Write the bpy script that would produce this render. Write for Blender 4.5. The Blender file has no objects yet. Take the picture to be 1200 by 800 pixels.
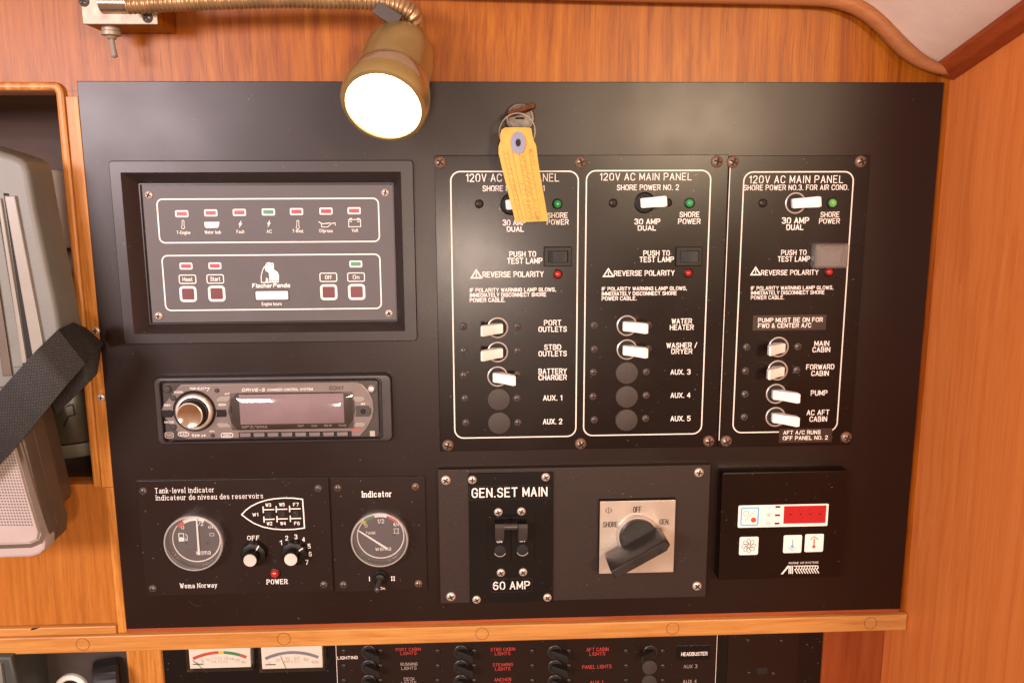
import bpy, math, random
from mathutils import Vector, Matrix, Euler
random.seed(7)
S = bpy.context.scene
COL = S.collection
D2R = math.radians

# ------------------------------------------------------------------ camera
CAM_LOC = Vector((-0.0366, -0.6619, 0.1398))
CAM_EUL = Euler((1.3913, 0.0038, -0.0455), 'XYZ')
FPX, PW, PH = 1000.0, 1200.0, 800.0          # focal length in photo pixels, photo size
cd = bpy.data.cameras.new('camera'); cam = bpy.data.objects.new('camera', cd); COL.objects.link(cam)
cam.location = CAM_LOC; cam.rotation_euler = CAM_EUL
cd.sensor_width = 36.0; cd.lens = 36.0 * FPX / PW; cd.clip_start = 0.01; cd.clip_end = 60
S.camera = cam
CAM_R = CAM_EUL.to_matrix()

# ------------------------------------------------------------------ world and lamps
w = bpy.data.worlds.new('World'); S.world = w; w.use_nodes = True
nt = w.node_tree; bg = nt.nodes['Background']
tc = nt.nodes.new('ShaderNodeTexCoord'); sp = nt.nodes.new('ShaderNodeSeparateXYZ')
rp = nt.nodes.new('ShaderNodeValToRGB'); ad = nt.nodes.new('ShaderNodeMath'); ad.operation = 'MULTIPLY_ADD'
ad.inputs[1].default_value = 0.5; ad.inputs[2].default_value = 0.5
nt.links.new(tc.outputs['Generated'], sp.inputs[0]); nt.links.new(sp.outputs['Z'], ad.inputs[0])
nt.links.new(ad.outputs[0], rp.inputs[0]); nt.links.new(rp.outputs[0], bg.inputs['Color'])
e = rp.color_ramp.elements
e[0].position = 0.30; e[0].color = (0.52, 0.24, 0.125, 1); e[1].position = 0.60; e[1].color = (1.0, 0.66, 0.48, 1)
bg.inputs['Strength'].default_value = 0.50


def area(name, loc, target, size, power, col, shape='DISK', spread=180):
    l = bpy.data.lights.new(name, 'AREA'); l.shape = shape; l.size = size; l.energy = power; l.color = col
    l.spread = D2R(spread)
    o = bpy.data.objects.new(name, l); COL.objects.link(o); o.location = loc
    l.size_y = size * (.42 if shape == 'RECTANGLE' else 1)
    o.rotation_euler = (Vector(target) - Vector(loc)).to_track_quat('-Z', 'Y').to_euler(); return o


area('hatch_light', (-0.90, -1.30, 0.32), (-0.36, 0, 0.14), 0.56, 16.5, (1.0, 0.83, 0.84), shape='RECTANGLE')
area('cabin_light', (0.50, -1.55, 0.33), (0.1, 0, 0.0), 0.20, 11, (1.0, 0.74, 0.48))
area('front_fill_light', (-0.05, -1.75, -0.06), (0.0, 0, 0.0), 0.17, 7.5, (1.0, 0.78, 0.64))  # unseen front lamp aimed for the plate glare, strengthened to brighten whites
S.view_settings.view_transform = 'Standard'; S.view_settings.look = 'None'
S.view_settings.exposure = 0.42; S.view_settings.gamma = 1.0
S.render.engine = 'CYCLES'
S.cycles.max_bounces = 8; S.cycles.transparent_max_bounces = 12
try:
    S.cycles.use_denoising = True
except Exception:
    pass


# ------------------------------------------------------------------ measuring: photo pixel -> point at a height d off the board
def at(px, py, d=0.0):
    v = CAM_R @ Vector(((px - PW / 2) / FPX, (PH / 2 - py) / FPX, -1.0))
    t = (-d - CAM_LOC.y) / v.y
    return CAM_LOC + v * t


def xz(px, py, d=0.0):
    p = at(px, py, d); return (p.x, p.z)


def quad(tl, tr, br, bl, d=0.0):                # an upright rectangle on the board from its four seen corners
    a, b, c, e_ = (xz(*q, d) for q in (tl, tr, br, bl))
    return ((a[0] + e_[0]) / 2, (b[0] + c[0]) / 2, (e_[1] + c[1]) / 2, (a[1] + b[1]) / 2)   # x0 x1 z0 z1


# ------------------------------------------------------------------ materials
def newmat(name):
    m = bpy.data.materials.new(name); m.use_nodes = True
    return m, m.node_tree, m.node_tree.nodes['Principled BSDF']


def setp(b, **k):
    for n, v in k.items():
        b.inputs[n.replace('_', ' ')].default_value = v


def plain(name, col, rough=0.5, metal=0.0, spec=0.5, var=0.12, bump=0.0, bscale=900, coat=0.0, nscale=60):
    m, t, b = newmat(name)
    setp(b, Roughness=rough, Metallic=metal); b.inputs['Specular IOR Level'].default_value = spec
    b.inputs['Coat Weight'].default_value = coat
    c = t.nodes.new('ShaderNodeTexCoord'); n = t.nodes.new('ShaderNodeTexNoise')
    n.inputs['Scale'].default_value = nscale; n.inputs['Detail'].default_value = 6
    t.links.new(c.outputs['Object'], n.inputs['Vector'])
    r = t.nodes.new('ShaderNodeValToRGB'); r.color_ramp.elements[0].position = 0.3; r.color_ramp.elements[1].position = 0.7
    r.color_ramp.elements[0].color = tuple(x * (1 - var) for x in col) + (1,)
    r.color_ramp.elements[1].color = tuple(min(1, x * (1 + var)) for x in col) + (1,)
    t.links.new(n.outputs['Fac'], r.inputs[0]); t.links.new(r.outputs[0], b.inputs['Base Color'])
    mr = t.nodes.new('ShaderNodeMapRange'); mr.inputs[3].default_value = max(0.02, rough - 0.06); mr.inputs[4].default_value = min(1, rough + 0.06)
    t.links.new(n.outputs['Fac'], mr.inputs[0]); t.links.new(mr.outputs[0], b.inputs['Roughness'])
    if bump:
        n2 = t.nodes.new('ShaderNodeTexNoise'); n2.inputs['Scale'].default_value = bscale; n2.inputs['Detail'].default_value = 3
        t.links.new(c.outputs['Object'], n2.inputs['Vector'])
        bp = t.nodes.new('ShaderNodeBump'); bp.inputs['Strength'].default_value = bump; bp.inputs['Distance'].default_value = 0.001
        t.links.new(n2.outputs['Fac'], bp.inputs['Height']); t.links.new(bp.outputs[0], b.inputs['Normal'])
    return m


def blackpaint(name, col, rough, dust=0.6, bump=0.12, spec=0.5):
    """satin black paint with pinpoint dust specks and uneven sheen"""
    m, t, b = newmat(name); b.inputs['Specular IOR Level'].default_value = spec
    c = t.nodes.new('ShaderNodeTexCoord')
    n = t.nodes.new('ShaderNodeTexNoise'); n.inputs['Scale'].default_value = 420; n.inputs['Detail'].default_value = 2
    t.links.new(c.outputs['Object'], n.inputs['Vector'])
    r = t.nodes.new('ShaderNodeValToRGB'); el = r.color_ramp.elements
    el[0].position = 0.722; el[0].color = (0, 0, 0, 1); el[1].position = 0.785; el[1].color = (dust,) * 3 + (1,)
    t.links.new(n.outputs['Fac'], r.inputs[0])
    big = t.nodes.new('ShaderNodeTexNoise'); big.inputs['Scale'].default_value = 9; big.inputs['Detail'].default_value = 5
    t.links.new(c.outputs['Object'], big.inputs['Vector'])
    mx = t.nodes.new('ShaderNodeMixRGB'); mx.inputs[1].default_value = col + (1,); mx.inputs[2].default_value = (0.30, 0.26, 0.23, 1)
    t.links.new(r.outputs[0], mx.inputs[0]); t.links.new(mx.outputs[0], b.inputs['Base Color'])
    mr = t.nodes.new('ShaderNodeMapRange'); mr.inputs[1].default_value = 0.3; mr.inputs[2].default_value = 0.7
    mr.inputs[3].default_value = rough - 0.05; mr.inputs[4].default_value = rough + 0.05
    t.links.new(big.outputs['Fac'], mr.inputs[0]); t.links.new(mr.outputs[0], b.inputs['Roughness'])
    n2 = t.nodes.new('ShaderNodeTexNoise'); n2.inputs['Scale'].default_value = 1500; n2.inputs['Detail'].default_value = 2
    t.links.new(c.outputs['Object'], n2.inputs['Vector'])
    bp = t.nodes.new('ShaderNodeBump'); bp.inputs['Strength'].default_value = bump; bp.inputs['Distance'].default_value = 0.0006
    t.links.new(n2.outputs['Fac'], bp.inputs['Height']); t.links.new(bp.outputs[0], b.inputs['Normal'])
    return m


def wood(name, dark, mid, light, grain='Z', rough=0.38, scale=90, seed=0.0, streak=0.55):
    m, t, b = newmat(name); N = t.nodes; L = t.links
    c = N.new('ShaderNodeTexCoord'); mp = N.new('ShaderNodeMapping'); L.new(c.outputs['Object'], mp.inputs['Vector'])
    sc = [scale] * 3; ax = 'XYZ'.index(grain); sc[ax] = scale * 0.035; mp.inputs['Scale'].default_value = sc
    mp.inputs['Location'].default_value = (seed, seed * 1.7, seed * 0.3)
    # slow warp so the grain wanders
    wn = N.new('ShaderNodeTexNoise'); wn.inputs['Scale'].default_value = 5; wn.inputs['Detail'].default_value = 2
    L.new(c.outputs['Object'], wn.inputs['Vector'])
    wa = N.new('ShaderNodeVectorMath'); wa.operation = 'MULTIPLY_ADD'; wa.inputs[1].default_value = (1.6, 1.6, 1.6)
    L.new(wn.outputs['Color'], wa.inputs[0]); L.new(mp.outputs[0], wa.inputs[2])
    n1 = N.new('ShaderNodeTexNoise'); n1.inputs['Scale'].default_value = 1.7; n1.inputs['Detail'].default_value = 9; n1.inputs['Roughness'].default_value = 0.66
    L.new(wa.outputs[0], n1.inputs['Vector'])
    r = N.new('ShaderNodeValToRGB'); el = r.color_ramp.elements
    el[0].position = 0.34; el[0].color = dark + (1,); el[1].position = 0.68; el[1].color = light + (1,)
    k = el.new(0.5); k.color = mid + (1,)
    L.new(n1.outputs['Fac'], r.inputs[0])
    # pores: short thin dark streaks
    mp2 = N.new('ShaderNodeMapping'); sc2 = [scale * 14] * 3; sc2[ax] = scale * 0.5; mp2.inputs['Scale'].default_value = sc2
    L.new(c.outputs['Object'], mp2.inputs['Vector'])
    n2 = N.new('ShaderNodeTexNoise'); n2.inputs['Scale'].default_value = 1.0; n2.inputs['Detail'].default_value = 2
    L.new(mp2.outputs[0], n2.inputs['Vector'])
    r2 = N.new('ShaderNodeValToRGB'); r2.color_ramp.elements[0].position = 0.60; r2.color_ramp.elements[1].position = 0.74
    r2.color_ramp.elements[0].color = (0, 0, 0, 1); r2.color_ramp.elements[1].color = (streak,) * 3 + (1,)
    L.new(n2.outputs['Fac'], r2.inputs[0])
    # a few long dark growth lines
    mp3 = N.new('ShaderNodeMapping'); sc3 = [scale * 1.5] * 3; sc3[ax] = scale * 0.03; mp3.inputs['Scale'].default_value = sc3
    L.new(c.outputs['Object'], mp3.inputs['Vector'])
    n3 = N.new('ShaderNodeTexNoise'); n3.inputs['Scale'].default_value = 1.0; n3.inputs['Detail'].default_value = 4
    L.new(mp3.outputs[0], n3.inputs['Vector'])
    r3 = N.new('ShaderNodeValToRGB'); e3 = r3.color_ramp.elements
    e3[0].position = 0.485; e3[0].color = (0, 0, 0, 1); e3[1].position = 0.50; e3[1].color = (streak * 0.8,) * 3 + (1,)
    q = e3.new(0.515); q.color = (0, 0, 0, 1)
    L.new(n3.outputs['Fac'], r3.inputs[0])
    mxa = N.new('ShaderNodeMath'); mxa.operation = 'MAXIMUM'; L.new(r2.outputs[0], mxa.inputs[0]); L.new(r3.outputs[0], mxa.inputs[1])
    mx = N.new('ShaderNodeMixRGB'); mx.inputs[2].default_value = tuple(x * 0.42 for x in dark) + (1,)
    L.new(mxa.outputs[0], mx.inputs[0]); L.new(r.outputs[0], mx.inputs[1]); L.new(mx.outputs[0], b.inputs['Base Color'])
    setp(b, Roughness=rough); b.inputs['Specular IOR Level'].default_value = 0.25
    bp = N.new('ShaderNodeBump'); bp.inputs['Strength'].default_value = 0.12; bp.inputs['Distance'].default_value = 0.0006
    L.new(n2.outputs['Fac'], bp.inputs['Height']); L.new(bp.outputs[0], b.inputs['Normal'])
    return m


def clear(name, tint=(1, 1, 1), gloss=0.05, edge=0.5, rough=0.05, haze=0.0):
    """thin clear plastic: see-through with a fresnel gloss"""
    m = bpy.data.materials.new(name); m.use_nodes = True; t = m.node_tree; t.nodes.clear()
    o = t.nodes.new('ShaderNodeOutputMaterial'); tr = t.nodes.new('ShaderNodeBsdfTransparent'); g = t.nodes.new('ShaderNodeBsdfGlossy')
    tr.inputs[0].default_value = tint + (1,); g.inputs['Roughness'].default_value = rough
    lw = t.nodes.new('ShaderNodeLayerWeight'); lw.inputs[0].default_value = 0.35
    mr = t.nodes.new('ShaderNodeMapRange'); mr.inputs[3].default_value = gloss; mr.inputs[4].default_value = edge
    t.links.new(lw.outputs['Fresnel'], mr.inputs[0])
    mx = t.nodes.new('ShaderNodeMixShader'); t.links.new(mr.outputs[0], mx.inputs[0]); t.links.new(tr.outputs[0], mx.inputs[1])
    t.links.new(g.outputs[0], mx.inputs[2])
    df = t.nodes.new('ShaderNodeBsdfDiffuse'); df.inputs[0].default_value = (0.75, 0.72, 0.72, 1); m2 = t.nodes.new('ShaderNodeMixShader'); m2.inputs[0].default_value = haze
    t.links.new(mx.outputs[0], m2.inputs[1]); t.links.new(df.outputs[0], m2.inputs[2]); t.links.new(m2.outputs[0], o.inputs[0])
    return m


def glow(name, col, strength, base=(0.5, 0.5, 0.5)):
    m, t, b = newmat(name); b.inputs['Base Color'].default_value = base + (1,)
    b.inputs['Emission Color'].default_value = col + (1,); b.inputs['Emission Strength'].default_value = strength
    n = t.nodes.new('ShaderNodeTexNoise'); n.inputs['Scale'].default_value = 300
    mr = t.nodes.new('ShaderNodeMapRange'); mr.inputs[3].default_value = 0.2; mr.inputs[4].default_value = 0.35
    t.links.new(n.outputs['Fac'], mr.inputs[0]); t.links.new(mr.outputs[0], b.inputs['Roughness'])
    return m


def webbing(name):
    m, t, b = newmat(name); N = t.nodes; L = t.links
    uv = N.new('ShaderNodeTexCoord'); mp = N.new('ShaderNodeMapping'); mp.inputs['Scale'].default_value = (1, 1, 1)
    L.new(uv.outputs['UV'], mp.inputs['Vector'])
    br = N.new('ShaderNodeTexBrick'); br.inputs['Scale'].default_value = 1.0
    br.inputs['Color1'].default_value = (0.021, 0.016, 0.0145, 1); br.inputs['Color2'].default_value = (0.009, 0.007, 0.0063, 1)
    br.inputs['Mortar'].default_value = (0.005, 0.004, 0.004, 1); br.inputs['Mortar Size'].default_value = 0.12
    br.inputs['Mortar Smooth'].default_value = 0.6; br.inputs['Brick Width'].default_value = 1.0; br.inputs['Row Height'].default_value = 0.62
    L.new(mp.outputs[0], br.inputs['Vector']); L.new(br.outputs['Color'], b.inputs['Base Color'])
    iv = N.new('ShaderNodeMath'); iv.operation = 'SUBTRACT'; iv.inputs[0].default_value = 1.0; L.new(br.outputs['Fac'], iv.inputs[1])
    bp = N.new('ShaderNodeBump'); bp.inputs['Strength'].default_value = 0.9; bp.inputs['Distance'].default_value = 0.0012
    L.new(iv.outputs[0], bp.inputs['Height']); L.new(bp.outputs[0], b.inputs['Normal'])
    setp(b, Roughness=0.62); return m


M = {}
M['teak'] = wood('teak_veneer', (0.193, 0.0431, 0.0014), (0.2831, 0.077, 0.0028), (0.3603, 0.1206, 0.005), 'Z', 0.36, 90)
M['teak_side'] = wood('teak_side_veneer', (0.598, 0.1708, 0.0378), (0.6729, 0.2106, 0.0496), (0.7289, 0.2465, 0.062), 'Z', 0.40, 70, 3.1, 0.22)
M['teak_shaded'] = wood('teak_veneer_shaded', (0.2232, 0.0442, 0.01), (0.2666, 0.0598, 0.015), (0.3038, 0.0754, 0.02), 'Z', 0.42, 80, 7.0, 0.2)  # teak darkened and reddened to paint in the shade under the rail
M['teak_panel'] = wood('teak_fascia_veneer', (0.3047, 0.098, 0.0155), (0.3808, 0.1305, 0.0223), (0.4316, 0.1632, 0.031), 'Z', 0.38, 110, 5.0, 0.35)
M['post'] = wood('solid_teak_post', (0.3256, 0.1156, 0.0211), (0.4721, 0.1842, 0.0365), (0.6024, 0.2741, 0.0692), 'Z', 0.34, 130, 8.0, 0.5)
M['rail'] = wood('solid_teak_rail', (0.3842, 0.1503, 0.0359), (0.4804, 0.2168, 0.0586), (0.549, 0.2796, 0.0864), 'X', 0.34, 90, 2.0, 0.3)
M['redrail'] = wood('solid_teak_red', (0.2295, 0.0446, 0.0129), (0.306, 0.0656, 0.0199), (0.3697, 0.0945, 0.0293), 'X', 0.4, 90, 4.0, 0.4)
M['trim'] = wood('moulding_teak', (0.2677, 0.0941, 0.0313), (0.3187, 0.1245, 0.0443), (0.3697, 0.1518, 0.0594), 'X', 0.42, 50, 1.0, 0.15)
M['trim_side'] = wood('side_moulding_teak', (0.204, 0.036, 0.0084), (0.272, 0.052, 0.0126), (0.323, 0.068, 0.0168), 'Y', 0.4, 50, 6.0, 0.2)
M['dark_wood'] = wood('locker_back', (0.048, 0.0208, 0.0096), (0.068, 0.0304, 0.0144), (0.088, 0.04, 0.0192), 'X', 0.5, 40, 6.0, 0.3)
M['lining'] = plain('headliner', (0.74, 0.62, 0.53), 0.8, var=0.04, bump=0.3, bscale=1200)
M['board'] = blackpaint('board_black', (0.0125, 0.0050, 0.0034), 0.34, 0.5, 0.03, 0.33)
M['plate'] = blackpaint('plate_black', (0.0080, 0.0034, 0.0022), 0.265, 0.45, 0.02, 0.27)
M['plate_b'] = blackpaint('plate_brown_black', (0.0125, 0.0052, 0.0034), 0.38, 0.5, 0.03, 0.34)
M['grit'] = blackpaint('textured_plate', (0.022, 0.0115, 0.0092), 0.46, 0.7, 0.32, 0.42)
M['gloss'] = blackpaint('gloss_black', (0.006, 0.005, 0.005), 0.24, 0.35, 0.04, 0.4)
M['bezel'] = blackpaint('moulded_bezel', (0.022, 0.016, 0.016), 0.36, 0.4, 0.04, 0.42)
M['black'] = plain('black_plastic', (0.009, 0.0065, 0.0056), 0.42, spec=0.28, bump=0.06)
M['hole'] = plain('dark_hole', (0.004, 0.003, 0.003), 0.7)
M['plug'] = plain('plug_plastic', (0.036, 0.027, 0.024), 0.55, bump=0.2)
M['ink'] = plain('white_print', (0.84, 0.80, 0.78), 0.5, var=0.04)
M['ink_thin'] = plain('cream_print', (0.80, 0.74, 0.69), 0.5, var=0.05)
M['ink_dark'] = plain('black_print', (0.04, 0.03, 0.028), 0.5)
M['ink_dim'] = plain('grey_print', (0.42, 0.36, 0.33), 0.5)
M['white'] = plain('ivory_lever', (0.88, 0.87, 0.84), 0.35, var=0.05)
M['yellowed'] = plain('yellowed_lever', (0.78, 0.70, 0.50), 0.35, var=0.08, nscale=200)
M['whiteplastic'] = plain('white_plastic', (0.84, 0.82, 0.80), 0.35, var=0.03)
M['redlens'] = plain('red_lens', (0.40, 0.020, 0.018), 0.18, coat=0.5)
M['greenlens'] = plain('green_lens', (0.030, 0.30, 0.10), 0.15, coat=0.5)
M['greenlens_b'] = plain('bright_green_lens', (0.16, 0.46, 0.12), 0.15, coat=0.5)
M['redwin'] = plain('red_window', (0.40, 0.045, 0.065), 0.35)
M['greenwin'] = plain('green_window', (0.075, 0.25, 0.15), 0.35)
M['maroon'] = plain('maroon_button', (0.135, 0.026, 0.034), 0.35)
M['greyface'] = plain('grey_faceplate', (0.100, 0.090, 0.098), 0.44, var=0.05, bump=0.05, spec=0.3)
M['brasscrew'] = plain('bronze_screw', (0.34, 0.22, 0.16), 0.38, 0.6, var=0.25, nscale=700)
M['smallscrew'] = plain('dull_screw', (0.17, 0.145, 0.135), 0.38, 0.6, var=0.35, nscale=900)
M['blackscrew'] = plain('black_screw', (0.035, 0.028, 0.025), 0.35, 0.5, var=0.3, nscale=900)
M['steelscrew'] = plain('nickel_screw', (0.60, 0.49, 0.43), 0.40, 0.5, var=0.15, nscale=700)
M['steel'] = plain('steel', (0.66, 0.60, 0.56), 0.28, 1.0, var=0.12)
M['wornsteel'] = plain('worn_plate', (0.36, 0.29, 0.23), 0.48, 0.35, var=0.35, nscale=110)
M['capsilver'] = plain('cap_silver', (0.72, 0.64, 0.60), 0.3, 0.25)
M['lockface'] = plain('lock_face', (0.13, 0.11, 0.095), 0.42, 0.5, var=0.3, nscale=400)
M['alu'] = plain('brushed_plate', (0.66, 0.575, 0.50), 0.36, 0.7, var=0.06)
M['aluring'] = plain('switch_ring', (0.66, 0.58, 0.53), 0.32, 0.5, var=0.1)
M['brass'] = plain('lamp_brass', (0.44, 0.335, 0.145), 0.29, 0.75, var=0.12, nscale=40)
M['brassband'] = plain('lamp_band', (0.56, 0.49, 0.38), 0.18, 0.9, var=0.12)
M['hose'] = plain('brass_hose', (0.42, 0.29, 0.16), 0.36, 0.7, var=0.2)
M['lens'] = glow('lamp_glass', (1.0, 0.88, 0.62), 15.0)
M['clear'] = clear('clear_plastic', (0.97, 0.97, 0.97), 0.10, 0.65)
M['guard'] = clear('guard_plastic', (0.93, 0.88, 0.84), 0.12, 0.65, 0.14, 0.13)
M['cleardial'] = clear('dial_cover', (0.97, 0.97, 0.98), 0.07, 0.8, 0.10, 0.065)
M['rimclear'] = clear('dial_rim', (0.95, 0.95, 0.95), 0.15, 0.8, 0.16, 0.42)
M['clearlens'] = clear('display_cover', (0.80, 0.77, 0.80), 0.12, 0.75, 0.06)
M['dialface'] = plain('dial_face', (0.052, 0.044, 0.050), 0.4)
M['radio'] = plain('radio_silver', (0.20, 0.165, 0.158), 0.34, 0.3, var=0.06)
M['radiodark'] = plain('radio_dark', (0.045, 0.038, 0.036), 0.35, var=0.1)
M['sleeve'] = plain('radio_sleeve', (0.034, 0.027, 0.029), 0.34, var=0.1, bump=0.06)
M['lcd'] = plain('display_panel', (0.42, 0.33, 0.34), 0.2, var=0.08)
M['knobface'] = plain('polished_knob_face', (0.86, 0.68, 0.54), 0.07, 1.0, var=0.15)
M['casegrey'] = plain('case_grey', (0.158, 0.160, 0.150), 0.45, var=0.06, bump=0.1)
M['casetaupe'] = plain('case_taupe', (0.105, 0.075, 0.056), 0.42, var=0.06, bump=0.1)
M['casepale'] = plain('case_pale', (0.40, 0.335, 0.33), 0.40, var=0.04, bump=0.06)
M['casehi'] = plain('case_ridge', (0.27, 0.25, 0.225), 0.35, var=0.04)  # case grey lightened to paint the ridge highlight; buttons and lamp lever share it
M['casedot'] = plain('grille_hole', (0.13, 0.105, 0.10), 0.7)
M['web'] = webbing('strap_webbing')
M['paperwhite'] = plain('cream_paper', (0.72, 0.66, 0.58), 0.6, var=0.06)
M['papergrey'] = plain('white_box', (0.62, 0.56, 0.52), 0.6, var=0.06)
M['paperred'] = plain('red_print', (0.45, 0.06, 0.05), 0.6)
M['jar'] = plain('jar_plastic', (0.05, 0.038, 0.028), 0.3, var=0.3, nscale=25)
M['jarbase'] = plain('jar_base', (0.115, 0.105, 0.088), 0.4)
M['tag'] = plain('yellow_tag', (0.66, 0.385, 0.078), 0.65, var=0.08, nscale=120, bump=0.1)
M['tagblue'] = plain('blue_washer', (0.24, 0.25, 0.38), 0.6)
M['pencil'] = plain('pencil_marks', (0.40, 0.26, 0.09), 0.8)
M['keybrown'] = plain('bronze_key', (0.21, 0.095, 0.050), 0.42, 0.7, var=0.3, nscale=300)
M['meterface'] = plain('meter_card', (0.80, 0.74, 0.66), 0.5, var=0.04)
M['bluegrey'] = plain('arc_bluegrey', (0.19, 0.19, 0.24), 0.5)
M['arcgreen'] = plain('arc_green', (0.05, 0.22, 0.09), 0.5)
M['arcyellow'] = plain('arc_yellow', (0.70, 0.52, 0.08), 0.5)
M['arcred'] = plain('arc_red', (0.55, 0.07, 0.05), 0.5)
M['dcred'] = glow('backlit_red', (1.0, 0.12, 0.10), 0.16, (0.5, 0.05, 0.045))
M['redled'] = glow('led_display', (1.0, 0.03, 0.03), 0.06, (0.40, 0.014, 0.018))
M['redseg'] = plain('led_segments', (0.34, 0.012, 0.014), 0.4)
M['sky'] = plain('blue_print', (0.14, 0.44, 0.85), 0.5)
M['skypale'] = plain('pale_blue_print', (0.45, 0.66, 0.90), 0.5)
M['greybox'] = plain('grey_green_box', (0.045, 0.05, 0.046), 0.5, bump=0.1)
M['mattblack'] = plain('matt_black_panel', (0.040, 0.030, 0.026), 0.5, bump=0.1)
M['handle'] = plain('switch_handle', (0.020, 0.016, 0.0145), 0.34, spec=0.6, var=0.15, bump=0.03)
M['strip'] = plain('label_tape', (0.030, 0.0135, 0.0095), 0.4, var=0.1)
M['rubber'] = plain('rubber', (0.010, 0.009, 0.009), 0.55)


# ------------------------------------------------------------------ mesh builder
def inset(poly, t):
    n = len(poly); out = []
    ar = sum(poly[i][0] * poly[(i + 1) % n][1] - poly[(i + 1) % n][0] * poly[i][1] for i in range(n))
    sg = 1 if ar > 0 else -1
    for i in range(n):
        p0, p1, p2 = Vector(poly[i - 1]), Vector(poly[i]), Vector(poly[(i + 1) % n])
        a = (p1 - p0).normalized(); b = (p2 - p1).normalized()
        na = Vector((-a.y, a.x)) * sg; nb = Vector((-b.y, b.x)) * sg
        k = na + nb; q = k.length_squared
        out.append(tuple(p1 + (k * (2 * t / q) if q > 0.25 else na * t)))
    return out


def rrect(x0, x1, z0, z1, r=0.0, seg=5):
    if r <= 0: return [(x0, z0), (x1, z0), (x1, z1), (x0, z1)]
    r = min(r, (x1 - x0) / 2 - 1e-5, (z1 - z0) / 2 - 1e-5); out = []
    for cx, cz, a0 in ((x1 - r, z0 + r, -90), (x1 - r, z1 - r, 0), (x0 + r, z1 - r, 90), (x0 + r, z0 + r, 180)):
        for k in range(seg + 1):
            a = D2R(a0 + 90 * k / seg); out.append((cx + r * math.cos(a), cz + r * math.sin(a)))
    return out


def circ(cx, cz, r, n=24, a0=0, a1=360):
    return [(cx + r * math.cos(D2R(a0 + (a1 - a0) * k / n)), cz + r * math.sin(D2R(a0 + (a1 - a0) * k / n))) for k in range(n if a1 - a0 == 360 else n + 1)]


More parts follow.
